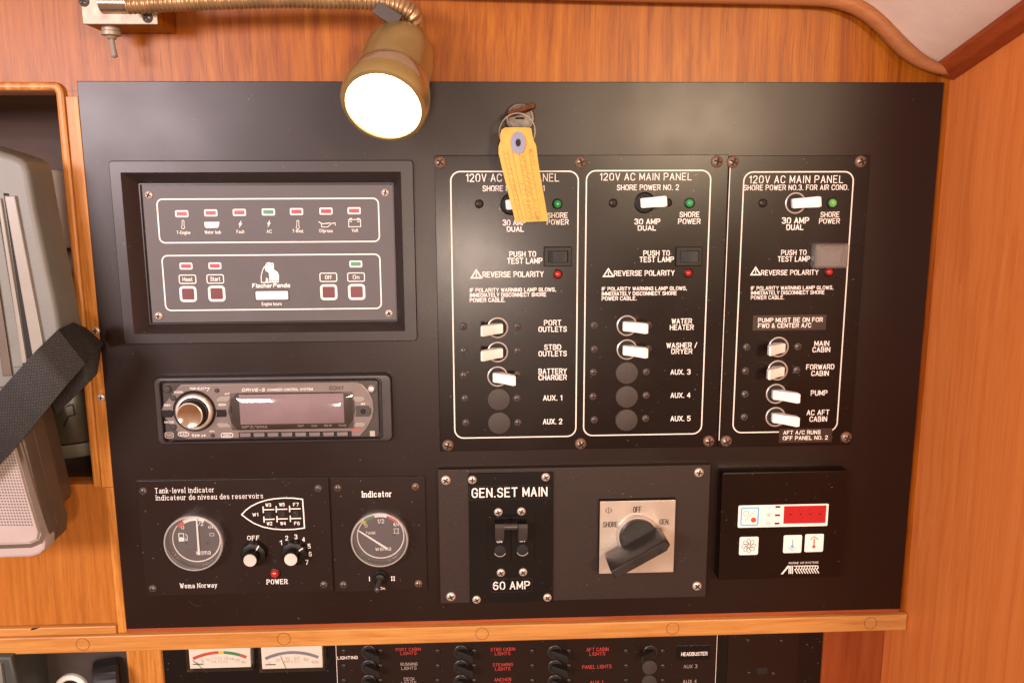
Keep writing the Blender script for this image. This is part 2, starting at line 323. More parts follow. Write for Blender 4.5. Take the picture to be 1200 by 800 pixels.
class MB:
    def __init__(s, *mats):
        s.v = []; s.f = []; s.mi = []; s.mats = list(mats); s.m = 0; s.caps = set()

    def P(s, p): s.v.append(Vector(p)); return len(s.v) - 1
    def F(s, *ix): s.f.append(ix); s.mi.append(s.m)

    def loops(s, rings, cap0=True, cap1=True, closed=True):
        ids = [[s.P(p) for p in r] for r in rings]; n = len(ids[0])
        for a, b in zip(ids, ids[1:]):
            for i in range(n if closed else n - 1):
                j = (i + 1) % n; s.F(a[i], a[j], b[j], b[i])
        if cap0: s.caps.add(len(s.f)); s.F(*reversed(ids[0]))
        if cap1: s.caps.add(len(s.f)); s.F(*ids[-1])
        return s

    def prism(s, poly, d0, d1, bev=0.0, back=True):
        """outline in the board plane extruded from height d0 to d1, front edge bevelled"""
        ring = lambda pl, d: [(x, -d, z) for x, z in pl]
        if bev >= .003:
            rs = [ring(poly, d0)]
            for k in range(7):
                a = math.pi / 2 * k / 6; rs.append(ring(inset(poly, bev * (1 - math.cos(a))) if k else poly, d1 - bev + bev * math.sin(a)))
            return s.loops(rs, cap0=back)
        if bev > 0:
            p1 = inset(poly, bev * 0.3); p2 = inset(poly, bev)
            return s.loops([ring(poly, d0), ring(poly, d1 - bev), ring(p1, d1 - bev * 0.3), ring(p2, d1)], cap0=back)
        return s.loops([ring(poly, d0), ring(poly, d1)], cap0=back)

    def box(s, x0, x1, z0, z1, d0, d1, bev=0.0, r=0.0, seg=4):
        return s.prism(rrect(x0, x1, z0, z1, r, seg), d0, d1, bev)

    def flat(s, poly, d): s.F(*[s.P((x, -d, z)) for x, z in poly]); return s

    def lathe(s, c, prof, n=24, axis=(0, -1, 0)):
        c = Vector(c); ax = Vector(axis).normalized()
        u = ax.cross(Vector((0, 0, 1)) if abs(ax.z) < 0.9 else Vector((1, 0, 0))).normalized(); w_ = ax.cross(u)
        rings = []
        for r, h in prof:
            if r < 1e-7: rings.append([s.P(c + ax * h)])
            else: rings.append([s.P(c + ax * h + (u * math.cos(2 * math.pi * k / n) + w_ * math.sin(2 * math.pi * k / n)) * r) for k in range(n)])
        for a, b in zip(rings, rings[1:]):
            if len(a) == 1 and len(b) == 1: continue
            for i in range(n):
                j = (i + 1) % n
                if len(a) == 1: s.F(a[0], b[j], b[i])
                elif len(b) == 1: s.F(a[i], a[j], b[0])
                else: s.F(a[i], a[j], b[j], b[i])
        return s

    def tube(s, pts, rad, n=10, cap=True):
        pts = [Vector(p) for p in pts]; rings = []; up = None
        for i, p in enumerate(pts):
            t = (pts[min(i + 1, len(pts) - 1)] - pts[max(i - 1, 0)]).normalized()
            if up is None: up = t.cross(Vector((0.31, 0.2, 0.93))).normalized()
            else: up = (up - t * up.dot(t)).normalized()
            q = t.cross(up); r = rad(i) if callable(rad) else rad
            rings.append([p + (up * math.cos(2 * math.pi * k / n) + q * math.sin(2 * math.pi * k / n)) * r for k in range(n)])
        return s.loops(rings, cap, cap)

    def ribbon(s, pts, wd, d, closed=False, ext=0.35):
        """a flat painted line of width wd lying at height d"""
        P_ = [Vector(p) for p in pts]; P_ = [p for i, p in enumerate(P_) if i == 0 or (p - P_[i - 1]).length > 1e-7]
        if closed and (P_[0] - P_[-1]).length < 1e-7: P_.pop()
        n = len(P_)
        if n < 2: return s
        h = wd / 2
        if not closed:
            for i in range(1, n - 1):
                if (P_[i] - P_[i - 1]).normalized().dot((P_[i + 1] - P_[i]).normalized()) < -0.25:
                    s.ribbon(P_[:i + 1], wd, d, False, ext); s.ribbon(P_[i:], wd, d + .000006, False, ext); return s
        if not closed and ext:
            P_[0] = P_[0] + (P_[0] - P_[1]).normalized() * h * ext * 2; P_[-1] = P_[-1] + (P_[-1] - P_[-2]).normalized() * h * ext * 2
        L_, R_ = [], []
        for i in range(n):
            if closed: a = P_[i] - P_[i - 1]; b = P_[(i + 1) % n] - P_[i]
            else: a = P_[i] - P_[i - 1] if i else P_[1] - P_[0]; b = P_[i + 1] - P_[i] if i < n - 1 else a
            a = a.normalized(); b = b.normalized(); na = Vector((-a.y, a.x)); nb = Vector((-b.y, b.x)); k = na + nb
            o = k * (2 * h / k.length_squared) if k.length_squared > 0.5 else na * h
            if o.length > 2.2 * h: o = o.normalized() * 2.2 * h
            L_.append(s.P((P_[i].x + o.x, -d, P_[i].y + o.y))); R_.append(s.P((P_[i].x - o.x, -d, P_[i].y - o.y)))
        for i in range(n if closed else n - 1):
            j = (i + 1) % n; s.F(R_[i], R_[j], L_[j], L_[i])
        return s

    def obj(s, name, parent=None, smooth=True, label=None, uvs=None):
        org = Vector((0, 0, 0)); q = parent
        while q is not None: org += q.location; q = q.parent
        me = bpy.data.meshes.new(name); me.from_pydata([tuple(p - org) for p in s.v], [], s.f)
        for m in s.mats: me.materials.append(M[m])
        for p, i in zip(me.polygons, s.mi): p.material_index = i
        if uvs:
            ul = me.uv_layers.new(name='uv')
            for lp in me.loops: ul.data[lp.index].uv = uvs[lp.vertex_index]
        me.update()
        if smooth:
            for p in me.polygons: p.use_smooth = True
            me.set_sharp_from_angle(angle=D2R(32))
            for p in me.polygons:
                if p.index in s.caps or p.loop_total > 4: p.use_smooth = False
        o = bpy.data.objects.new(name, me); COL.objects.link(o)
        if parent is not None: o.parent = parent
        if label: o['label'] = label
        return o


def thing(name, label, cat, loc=(0, 0, 0), group=None):
    o = bpy.data.objects.new(name, None); o.empty_display_size = 0.01; COL.objects.link(o); o.location = loc
    o['label'] = label; o['category'] = cat
    if group: o['group'] = group
    return o


def tag(o, label, cat, group=None):
    o['label'] = label; o['category'] = cat
    if group: o['group'] = group
    return o


def struct(o): o['kind'] = 'structure'; return o


# ------------------------------------------------------------------ a stroke alphabet (grid: capitals 6 high, small letters 4)
G = {
 'A': '0,0 2,6 4,0|.8,2 3.2,2', 'B': '0,0 0,6 2.6,6 3.5,5.5 3.7,4.6 3.4,3.6 2.6,3.1 0,3.1|2.6,3.1 3.7,2.6 4,1.6 3.7,.5 2.7,0 0,0',
 'C': '4,1.4 3.5,.4 2.5,0 1.5,0 .5,.5 0,1.6 0,4.4 .5,5.5 1.5,6 2.5,6 3.5,5.6 4,4.6', 'D': '0,0 0,6 2.2,6 3.5,5.4 4,4.2 4,1.8 3.5,.6 2.2,0 0,0 0,.1',
 'E': '3.6,0 0,0 0,6 3.6,6|0,3.1 3,3.1', 'F': '0,0 0,6 3.6,6|0,3.1 2.9,3.1',
 'G': '4,4.6 3.5,5.6 2.5,6 1.5,6 .5,5.5 0,4.4 0,1.6 .5,.5 1.5,0 2.5,0 3.5,.4 4,1.3 4,2.9 2.3,2.9',
 'H': '0,0 0,6|4,0 4,6|0,3 4,3', 'I': '.3,0 .3,6', 'J': '3,6 3,1.4 2.5,.3 1.5,0 .5,.4 0,1.5', 'K': '0,0 0,6|3.8,6 0,2.3|1.2,3.5 4,0',
 'L': '0,6 0,0 3.4,0', 'M': '0,0 0,6 2.3,1.2 4.6,6 4.6,0', 'N': '0,0 0,6 4,0 4,6',
 'O': '1.5,0 2.5,0 3.5,.5 4,1.6 4,4.4 3.5,5.5 2.5,6 1.5,6 .5,5.5 0,4.4 0,1.6 .5,.5 1.5,0 1.7,0',
 'P': '0,0 0,6 2.6,6 3.7,5.5 4,4.5 3.7,3.4 2.6,2.8 0,2.8', 'Q': '1.5,0 2.5,0 3.5,.5 4,1.6 4,4.4 3.5,5.5 2.5,6 1.5,6 .5,5.5 0,4.4 0,1.6 .5,.5 1.5,0|2.6,1.6 4.2,-.4',
 'R': '0,0 0,6 2.6,6 3.7,5.5 4,4.5 3.7,3.4 2.6,2.8 0,2.8|2.2,2.8 4,0',
 'S': '0,1.2 .6,.3 1.6,0 2.6,0 3.6,.5 3.9,1.6 3.5,2.6 2.5,3 1.4,3.2 .5,3.7 .2,4.6 .6,5.5 1.6,6 2.5,6 3.4,5.7 3.8,4.9',
 'T': '0,6 4,6|2,6 2,0', 'U': '0,6 0,1.6 .5,.5 1.5,0 2.5,0 3.5,.5 4,1.6 4,6', 'V': '0,6 2,0 4,6', 'W': '0,6 1.3,0 2.6,5.4 3.9,0 5.2,6',
 'X': '0,0 4,6|0,6 4,0', 'Y': '0,6 2,2.9 4,6|2,2.9 2,0', 'Z': '0,6 4,6 0,0 4,0',
 '0': '1.4,0 2.4,0 3.3,.5 3.8,1.6 3.8,4.4 3.3,5.5 2.4,6 1.4,6 .5,5.5 0,4.4 0,1.6 .5,.5 1.4,0 1.6,0', '1': '.2,4.8 1.6,6 1.6,0',
 '2': '0,4.6 .4,5.5 1.4,6 2.5,6 3.4,5.5 3.7,4.5 3.4,3.5 0,0 3.8,0', '3': '0,5.2 .8,6 2.6,6 3.5,5.5 3.7,4.5 3.2,3.4 1.6,3.1|2.4,3.2 3.6,2.6 3.9,1.6 3.5,.5 2.5,0 1.2,0 0,.9',
 '4': '2.9,0 2.9,6 0,1.8 4,1.8', '5': '3.6,6 .4,6 .1,3.2 1.2,3.8 2.5,3.7 3.5,3 3.8,1.9 3.4,.6 2.3,0 1,0 0,.8',
 '6': '3.5,5.3 2.4,6 1.4,6 .4,5.2 0,3.6 0,1.7 .5,.5 1.5,0 2.4,0 3.4,.5 3.8,1.7 3.4,3 2.4,3.5 1.2,3.4 0,2.4', '7': '0,6 3.8,6 1.4,0',
 '8': '1.9,3.2 .6,3.6 .3,4.7 .7,5.6 1.9,6 3.1,5.6 3.5,4.7 3.2,3.6 1.9,3.2 .5,2.7 0,1.6 .5,.4 1.9,0 3.3,.4 3.8,1.6 3.3,2.7 1.9,3.2',
 '9': '.3,.7 1.4,0 2.4,0 3.4,.8 3.8,2.4 3.8,4.3 3.3,5.5 2.4,6 1.4,6 .4,5.5 0,4.3 .4,3 1.4,2.5 2.6,2.6 3.8,3.6',
 '.': '0,.05 .5,.05', ',': '.4,.3 .1,-.9', '-': '0,2.6 2,2.6', '/': '0,-.4 2.8,6.4', ':': '0,.1 .4,.1|0,3.4 .4,3.4',
 '&': '4,0 .9,4.4 .8,5.4 1.6,6 2.4,5.4 2.3,4.4 .4,2.6 0,1.3 .7,.2 2,0 3.3,1 3.8,2.4',
 'a': '.3,3.3 1,4 2.2,4 3,3.2 3,0|3,2.3 1,2.2 .1,1.5 .1,.6 .8,0 1.9,.1 3,.9', 'b': '0,6 0,0|0,3 .9,4 2.1,4 3,3 3,1 2.1,0 .9,0 0,1',
 'c': '3,3.1 2.2,4 .9,4 0,3 0,1 .9,0 2.2,0 3,.9', 'd': '3,6 3,0|3,3 2.1,4 .9,4 0,3 0,1 .9,0 2.1,0 3,1', 'e': '.1,2.1 3,2.1 2.9,3.1 2.1,4 .9,4 0,3 0,1 .9,0 2.2,0 3,.8',
 'f': '2.2,5.8 1.4,6 .8,5.3 .8,0|0,3.9 2,3.9', 'g': '3,4 3,-.8 2.2,-1.8 .9,-1.8 .2,-1.2|3,3 2.1,4 .9,4 0,3 0,1.2 .9,.2 2.1,.2 3,1.1', 'h': '0,6 0,0|0,2.9 .9,4 2.1,4 3,3.2 3,0',
 'i': '.4,4 .4,0|.4,5.4 .4,5.9', 'j': '.8,4 .8,-1 .1,-1.8|.8,5.4 .8,5.9', 'k': '0,6 0,0|2.8,4 0,1.5|1,2.4 3,0', 'l': '.4,6 .4,0',
 'm': '0,4 0,0|0,3 .8,4 1.6,4 2.3,3.2 2.3,0|2.3,3 3.1,4 3.9,4 4.6,3.2 4.6,0', 'n': '0,4 0,0|0,2.9 .9,4 2.1,4 3,3.2 3,0',
 'o': '1.1,0 2.1,0 3.1,1 3.1,3 2.1,4 1,4 0,3 0,1 1,0 1.2,0', 'p': '0,4 0,-1.8|0,3 .9,4 2.1,4 3,3 3,1 2.1,0 .9,0 0,1', 'r': '0,4 0,0|0,2.6 .9,3.8 2,4',
 's': '0,.8 .8,0 2,0 2.8,.6 2.7,1.6 1.8,2 .9,2.2 .1,2.7 .2,3.5 1,4 2,4 2.8,3.4', 't': '.9,5.6 .9,.8 1.4,0 2.2,.1|0,3.9 2,3.9', 'u': '0,4 0,.9 .8,0 2,0 3,1|3,4 3,0',
 'v': '0,4 1.5,0 3,4', 'w': '0,4 1,0 2.1,3.6 3.2,0 4.2,4', 'x': '0,4 3,0|0,0 3,4', 'y': '0,4 1.5,.2|3,4 1.1,-1.1 .2,-1.8', 'z': '0,4 3,4 0,0 3,0',
}


def strokes(text, gap=1.9, space=2.9, serif=False):
    out = []; x = 0.0
    for ch in text:
        if ch == ' ': x += space; continue
        g = G.get(ch)
        if g is None: continue
        ls = [[tuple(map(float, p.split(','))) for p in part.split()] for part in g.split('|')]
        wd = max(p[0] for l in ls for p in l)
        for l in ls: out.append([(x + p[0], p[1]) for p in l])
        if serif and ch not in '.,-0123456789oOcCesSagt':
            for l in ls:
                for a, b in ((l[0], l[1]), (l[-1], l[-2])):
                    if abs(a[1] - b[1]) > abs(a[0] - b[0]) * 1.2 and a[1] in (0.0, 4.0, 6.0) and (len(l) == 2 or abs(a[1] - b[1]) > 1):
                        out.append([(x + a[0] - 0.6, a[1]), (x + a[0] + 0.6, a[1])])
        if serif and ch in 'T': pass
        x += wd + gap + (0.5 if serif else 0)
    return out, max(x - gap, 0.1)


def text(mb, s, x0, z0, x1, z1, d, wt=0.15, serif=False, slant=0.0, gap=1.9, rot=None, mz=None):
    """lettering stretched to the box x0..x1, z0..z1 (baseline to capital top)"""
    st, W = strokes(s, gap, serif=serif); H = z1 - z0; wd = wt * abs(H) * .85; sx = (x1 - x0 - wd * .6) / W; sz = (H - wd * .5) / 6.0; x0 += wd * .3; z0 += wd * .25
    for i, l in enumerate(st):
        pts = [(x0 + (p[0] + slant * p[1]) * sx, z0 + p[1] * sz) for p in l]
        if rot: pts = [rot(p) for p in pts]
        mb.ribbon(pts, wd, d + (i % 7) * 0.000012)


def T(mb, s, px0, py0, px1, py1, d, wt=0.15, **k):
    pm = (py0 + py1) / 2
    a = xz(px0, pm, d); b = xz(px1, pm, d); c0 = xz((px0 + px1) / 2, py0, d); c1 = xz((px0 + px1) / 2, py1, d)
    text(mb, s, a[0], c1[1], b[0], c0[1], d, wt, **k)


# ------------------------------------------------------------------ repeated small hardware
def screw_mesh(name, mat, dome=0.45):
    b = MB(mat, 'hole')
    b.lathe((0, 0, 0), [(1.0, -0.05), (1.0, 0.10), (0.93, 0.22), (0.72, 0.22 + dome * 0.5), (0.40, 0.2 + dome * 0.85), (0, 0.22 + dome)], 20)
    b.m = 1
    t = 0.15; l = 0.60; h = 0.24 + dome
    b.prism([(-l, -t), (l, -t), (l, t), (-l, t)], h - 0.28, h, 0, back=False)
    b.prism([(-t, t + .002), (t, t + .002), (t, l), (-t, l)], h - 0.28, h - 0.01, 0, back=False)
    b.prism([(-t, -l), (t, -l), (t, -t - .002), (-t, -t - .002)], h - 0.28, h - 0.01, 0, back=False)
    me = bpy.data.meshes.new(name); me.from_pydata([tuple(p) for p in b.v], [], b.f)
    for m in b.mats: me.materials.append(M[m])
    for p, i in zip(me.polygons, b.mi): p.material_index = i; p.use_smooth = True
    me.set_sharp_from_angle(angle=D2R(40)); return me


SCREW = {k: screw_mesh('screw_' + k, m, dm) for k, m, dm in (('bronze', 'brasscrew', .55), ('dull', 'smallscrew', .5), ('black', 'blackscrew', .4), ('nickel', 'steelscrew', .28))}


def screw(kind, px, py, r_px, d, parent):
    p = at(px, py, d); r = r_px * 0.00069
    o = bpy.data.objects.new('screw', SCREW[kind]); COL.objects.link(o); o.parent = parent
    o.location = p - parent.location; o.scale = (r, r, r); o.rotation_euler = (0, random.uniform(0, 1.5), 0)
    return o


def toggle(px, py, lean, d, parent, mat='white', r=0.0078, tilt=0.0, ringmat='aluring', k=1.0):
    """round breaker bushing with a paddle lever leaning left (-1) or right (+1)"""
    c = at(px, py, d)
    b = MB(ringmat, 'hole')
    b.lathe(c, [(r * 1.05, -0.0002), (r * 1.05, 0.0009), (r * 0.97, 0.0012), (r * 0.90, 0.0006), (r * 0.90, 0.0003)], 32)
    b.m = 1; b.lathe(c, [(r * 0.895, 0.0003), (r * 0.6, 0.0005), (0, 0.0006)], 32)
    tp = b.obj('toggle_switch', parent)
    pr = [(-.0036, .0006), (-.0040, .0050), (-.0008, .0072), (.0030, .0100), (.0122, .0180), (.0134, .0176), (.0132, .0130), (.0060, .0034), (.0044, .0006)]
    pr = [(x * k, dd * k) for x, dd in pr]
    hz = 0.0037 * k
    lv = MB(mat, 'yellowed'); rings = []
    for z, s in ((-hz, 0.90), (-hz + 0.0006, 1), (hz - 0.0006, 1), (hz, 0.90)):
        rg = []
        for x, dd in pr:
            kz = 1.0 + (0.10 if x > 0.006 else 0)
            mx, md = 0.005, 0.0075
            X = mx + (x - mx) * s; Dd = md + (dd - md) * s
            q = Vector((X * lean, -Dd, z * kz))
            a = tilt; q = Vector((q.x * math.cos(a) - q.z * math.sin(a), q.y, q.x * math.sin(a) + q.z * math.cos(a)))
            rg.append(c + q)
        rings.append(rg if lean > 0 else list(reversed(rg)))
    lv.loops(rings)
    if lean > 0:
        lv.f = [tuple(reversed(f)) for f in lv.f]
    lv.obj('lever', tp)
    return tp


def plug(px, py, d, parent, r=0.0092, mat='plug'):
    b = MB(mat); b.lathe(at(px, py, d), [(r, 0), (r, 0.0010), (r * 0.95, 0.0017), (r * 0.5, 0.0021), (0, 0.0022)], 32)
    return b.obj('blanking_plug', parent)


def led(px, py, d, parent, mat, r=0.0033, name='indicator_light'):
    c = at(px, py, d); b = MB('black', mat)
    b.lathe(c, [(r * 1.22, 0), (r * 1.22, 0.0011), (r * 1.02, 0.0014), (r, 0.0008)], 24); b.m = 1
    b.lathe(c, [(r * 0.99, 0.0006), (r * 0.96, 0.0018), (r * 0.78, 0.0030), (r * 0.42, 0.0038), (0, 0.0041)], 24)
    return b.obj(name, parent)


def rocker(l, t, r, bt, d, parent):
    x0, x1, z0, z1 = quad((l, t), (r, t), (r, bt), (l, bt), d)
    f = MB('black'); W = x1 - x0; H = z1 - z0
    ring = lambda q, dd: [(x, -dd, z) for x, z in q]
    o = rrect(x0, x1, z0, z1, .0008, 3); i1 = rrect(x0 + W * .15, x1 - W * .12, z0 + H * .19, z1 - H * .19, .0008, 3)
    f.loops([ring(o, d), ring(o, d + .0014), ring(inset(o, .0006), d + .002), ring(i1, d + .002), ring(i1, d + .0004)], True, True)
    fo = f.obj('rocker_switch', parent)
    k = MB('black'); a, b_, c0, c1 = x0 + W * .17, x1 - W * .14, z0 + H * .22, z1 - H * .22
    pr = [(a, .0006), (a, .0012), (a + (b_ - a) * .22, .0030), (a + (b_ - a) * .30, .0036), (b_ - .0008, .0046), (b_, .0040), (b_, .0006)]
    k.loops([[(x, -(d + dd), z) for x, dd in pr] for z in (c1, c1 - .0005, c0 + .0005, c0)])
    k.obj('rocker', fo)
    return fo


def outline(mb, tl, tr, br, bl, d, r=0.0072, wd=0.0010, gap=None):
    x0, x1, z0, z1 = quad(tl, tr, br, bl, d)
    if gap is None:
        mb.ribbon(rrect(x0, x1, z0, z1, r, 7), wd, d, closed=True)
    else:
        g0 = xz(gap[0], bl[1], d)[0]; g1 = xz(gap[1], br[1], d)[0]
        pl = [(g1, z0), (x1 - r, z0)]
        for cx, cz, a0 in ((x1 - r, z0 + r, -90), (x1 - r, z1 - r, 0), (x0 + r, z1 - r, 90), (x0 + r, z0 + r, 180)):
            pl += [(cx + r * math.cos(D2R(a0 + 90 * k / 7)), cz + r * math.sin(D2R(a0 + 90 * k / 7))) for k in range(8)]
        pl.append((g0, z0)); mb.ribbon(pl, wd, d)


def arc_band(mb, c, r0, r1, a0, a1, d, n=16):
    for k in range(n):
        A = D2R(a0 + (a1 - a0) * k / n); B = D2R(a0 + (a1 - a0) * (k + 1) / n)
        mb.flat([(c[0] + r0 * math.cos(A), c[1] + r0 * math.sin(A)), (c[0] + r1 * math.cos(A), c[1] + r1 * math.sin(A)),
                 (c[0] + r1 * math.cos(B), c[1] + r1 * math.sin(B)), (c[0] + r0 * math.cos(B), c[1] + r0 * math.sin(B))], d)


# ================================================================== THE SETTING
XW = xz(1113, 300, -0.004)[0] - 0.014
XW = (xz(1112, 98, -0.004)[0] + xz(1062, 712, -0.004)[0]) / 2      # inner face of the side wall
WD = -0.004                                                        # bulkhead face, the board is 4 mm thick
BX0, BX1, BZ0, BZ1 = quad((90, 95.5), (1107, 96.5), (1055, 713), (148, 737))
OPX = (xz(68, 110, WD)[0] + xz(111, 565, WD)[0]) / 2               # locker opening, right edge
OPT = xz(30, 107, WD)[1]; OPB = xz(95, 567, WD)[1]
LZ1 = (xz(60, 745.5, .002)[1] + xz(1000, 722, .002)[1]) / 2; LZ0 = (xz(60, 765, .002)[1] + xz(1000, 740.5, .002)[1]) / 2   # rail top and bottom
JX = (xz(133, 620, WD)[0] + xz(135, 735, WD)[0]) / 2
XL = -0.75

b = MB('teak')
b.box(XL, XW, OPT + .0001, 0.42, WD - .018, WD)                     # band above
for q in ((OPX + .0063, -.300, BZ0 - .004, OPT - .0001), (-.2999, -.07, BZ0 - .004, .0), (-.2999, -.07, .17, OPT - .0001), (-.0699, XW, BZ0 - .004, OPT - .0001)):
    b.box(*q, WD - .018, WD)                                        # field behind the board, open behind the generator panel
struct(b.obj('wall'))
b = MB('teak_panel')
b.box(XL, JX - .0004, LZ1 + .0078, OPB, WD - .018, WD + .0002, .0008)
struct(b.obj('wall_fascia'))
b = MB('post')                                                       # solid post and rounded lip round the locker mouth
pl = OPX + .0003
ringv = lambda x, y, za, zb: None
lw = .0062; rr_ = .0075
b.prism([(OPX - .0002, OPB - .002), (OPX + lw, OPB - .002)] + [(OPX + lw - rr_ + rr_ * math.cos(D2R(a)), OPT + lw - rr_ + rr_ * math.sin(D2R(a))) for a in range(0, 91, 15)] + [(XL, OPT + lw), (XL, OPT), (OPX - .0002 - .002, OPT), (OPX - .0008, OPT - .0006), (OPX - .0002, OPT - .002)], WD - .03, WD + .0042, .0022)
b.prism([(OPX + lw + .0003, OPB - .002), (BX0 - .0006, OPB - .002), (BX0 - .0006, OPT - .004), (OPX + lw + .0003, OPT - .004)], WD - .03, WD + .0030, .0004)
b.prism([(JX, LZ1 + .0002), (BX0 - .0006, LZ1 + .0002), (BX0 - .0006, OPB - .0023), (JX, OPB - .0023)], WD - .012, WD + .0026, .0010)
struct(b.obj('opening_trim'))
b = MB('redrail')
b.box(BX0 - .0004, XW - .0005, LZ1 + .0003, BZ0 - .0042, WD - .012, WD + .0015)
b.box(BX0 - .0004, BX1, BZ0 - .004, BZ0 - .0004, WD - .012, WD + .0022, .0005)
struct(b.obj('wall_strip'))
b = MB('rail')
b.box(XL, JX - .0006, LZ1 + .0003, LZ1 + .0074, WD - .012, WD + .004, .0008)
b.mats.append('hole'); b.m = 1; kn = xz(41, 736.2, 0); b.flat([(kn[0] + x_ * .00070, kn[1] + z_ * .00070) for x_, z_ in ((-4.5, -1.6), (-1, -1.2), (3, .4), (6, 1.6), (2, 1.6), (-2.5, 1.2), (-4.8, -.2))], -WD * 0 + WD + .0042)
struct(b.obj('wall_rail'))
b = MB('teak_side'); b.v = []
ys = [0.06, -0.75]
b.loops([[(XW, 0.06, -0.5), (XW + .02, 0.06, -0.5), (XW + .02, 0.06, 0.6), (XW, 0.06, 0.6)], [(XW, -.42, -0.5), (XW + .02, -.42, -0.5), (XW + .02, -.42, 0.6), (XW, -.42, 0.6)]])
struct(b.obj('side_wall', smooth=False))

# fiddle rail under the board
rl = tag(MB('rail').box(XL, XW - .0006, LZ0, LZ1, WD - .016, 0.0020, .0012).obj('fiddle_rail'), 'long honey teak rail with round plugs below the black board', 'rail')
for px, py in ((97, 754), (333, 752.5), (565, 748.5), (788, 744.5), (1020, 729)):
    c = at(px, py, .0020); c.z = (LZ0 + LZ1) / 2 + .0004; b = MB('rail', 'dark_wood')
    b.lathe(c, [(.0052, -.0006), (.0052, 0.00015), (0, 0.00022)], 24); b.m = 1
    b.ribbon(circ(c.x, c.z, .0053, 28), .00028, .0023, closed=True); b.obj('wood_plug', rl)

# below the rail: posts and side veneer around the lower panels
LD = -0.040                                                        # the lower panels sit back under the rail
DX0 = (xz(192, 772, LD)[0] + xz(196, 798, LD)[0]) / 2; DX1 = (xz(962, 745, LD)[0] + xz(960, 798, LD)[0]) / 2
PX0 = (xz(152, 772, LD)[0] + xz(154, 798, LD)[0]) / 2
b = MB('post'); b.box(PX0, DX0, -0.45, LZ0 - .0004, LD - .02, LD + .006, .001); struct(b.obj('wall_post'))
b = MB('teak_shaded'); b.box(DX1, XW - .0004, -0.45, LZ0 - .0004, LD - .02, LD + .005, .0008); struct(b.obj('wall_end'))

# locker interior
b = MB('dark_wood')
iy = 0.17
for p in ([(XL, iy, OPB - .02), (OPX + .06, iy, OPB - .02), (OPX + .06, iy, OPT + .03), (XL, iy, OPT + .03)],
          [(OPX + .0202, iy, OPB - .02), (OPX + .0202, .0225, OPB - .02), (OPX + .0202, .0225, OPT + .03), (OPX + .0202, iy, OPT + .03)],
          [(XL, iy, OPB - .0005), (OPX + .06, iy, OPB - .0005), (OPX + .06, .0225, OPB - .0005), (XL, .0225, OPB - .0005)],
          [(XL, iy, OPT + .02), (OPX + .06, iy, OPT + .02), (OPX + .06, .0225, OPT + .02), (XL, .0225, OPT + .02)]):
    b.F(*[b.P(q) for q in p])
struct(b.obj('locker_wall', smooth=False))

# moulding and headliner
mpx = [(-150, -34), (200, -23), (480, -14), (620, -10), (760, -6.5), (860, -4.5), (930, -3), (970, -1.0), (992, 4), (1010, 12), (1028, 25), (1046, 43), (1062, 59), (1078, 71), (1094, 78.5), (1108, 82.5), (1116, 83)]
mc = [at(px, py, 0.006) for px, py in mpx]
fine = []
for i in range(len(mc) - 1):
    p0 = mc[max(i - 1, 0)]; p1 = mc[i]; p2 = mc[i + 1]; p3 = mc[min(i + 2, len(mc) - 1)]
    for k in range(5):
        t_ = k / 5
        fine.append(0.5 * ((2 * p1) + (p2 - p0) * t_ + (2 * p0 - 5 * p1 + 4 * p2 - p3) * t_ ** 2 + (3 * p1 - p0 - 3 * p2 + p3) * t_ ** 3))
fine.append(mc[-1])
nf = len(fine)
b = MB('trim')
b.tube(fine, lambda i: 0.0060 if i < nf - 22 else 0.0060 - 0.0030 * (i - nf + 22) / 21, 14)
tag(b.obj('ceiling_moulding'), 'curved teak moulding sweeping down to the corner along the headliner', 'moulding')
s0_, s1_ = [CAM_LOC + v * ((XW - .006 - CAM_LOC.x) / v.x) for v in [CAM_R @ Vector(((px - PW / 2) / FPX, (PH / 2 - py) / FPX, -1.0)) for px, py in ((1112, 75), (1193, 17))]]
CS = (s1_.z - s0_.z) / (s0_.y - s1_.y)                              # rise of the headliner towards the cabin
b = MB('lining')
prof = [(p.x, p.z + 0.004) for p in fine]; prof[-1] = (XW + .001, prof[-1][1])
rows = []
for y, up in ((0.0, 0.0), (-0.05, CS * .05), (-0.2, CS * .2), (-0.42, CS * .42)):
    rows.append([(x, y, z + up) for x, z in prof])
b.loops(rows, False, False, closed=False)
struct(b.obj('ceiling'))


def on_side_wall(px, py, off=0.0):
    v = CAM_R @ Vector(((px - PW / 2) / FPX, (PH / 2 - py) / FPX, -1.0)); t = (XW - off - CAM_LOC.x) / v.x
    return CAM_LOC + v * t


s0 = on_side_wall(1112, 75, .006); s1 = on_side_wall(1193, 17, .006); dv = (s1 - s0)
b = MB('trim_side')
rings = []
for k in range(9):
    c = s0 + dv * (k / 8 * 1.9 - 0.02); h = 0.0125
    rings.append([c + Vector((-.004, 0, -h * .7)), c + Vector((-.009, 0, -h * .2)), c + Vector((-.009, 0, h * .6)), c + Vector((-.004, 0, h)), c + Vector((.0055, 0, h)), c + Vector((.0055, 0, -h * .9))])
b.loops(rings)
tag(b.obj('corner_moulding'), 'dark red-brown teak moulding running along the top of the side wall', 'moulding')

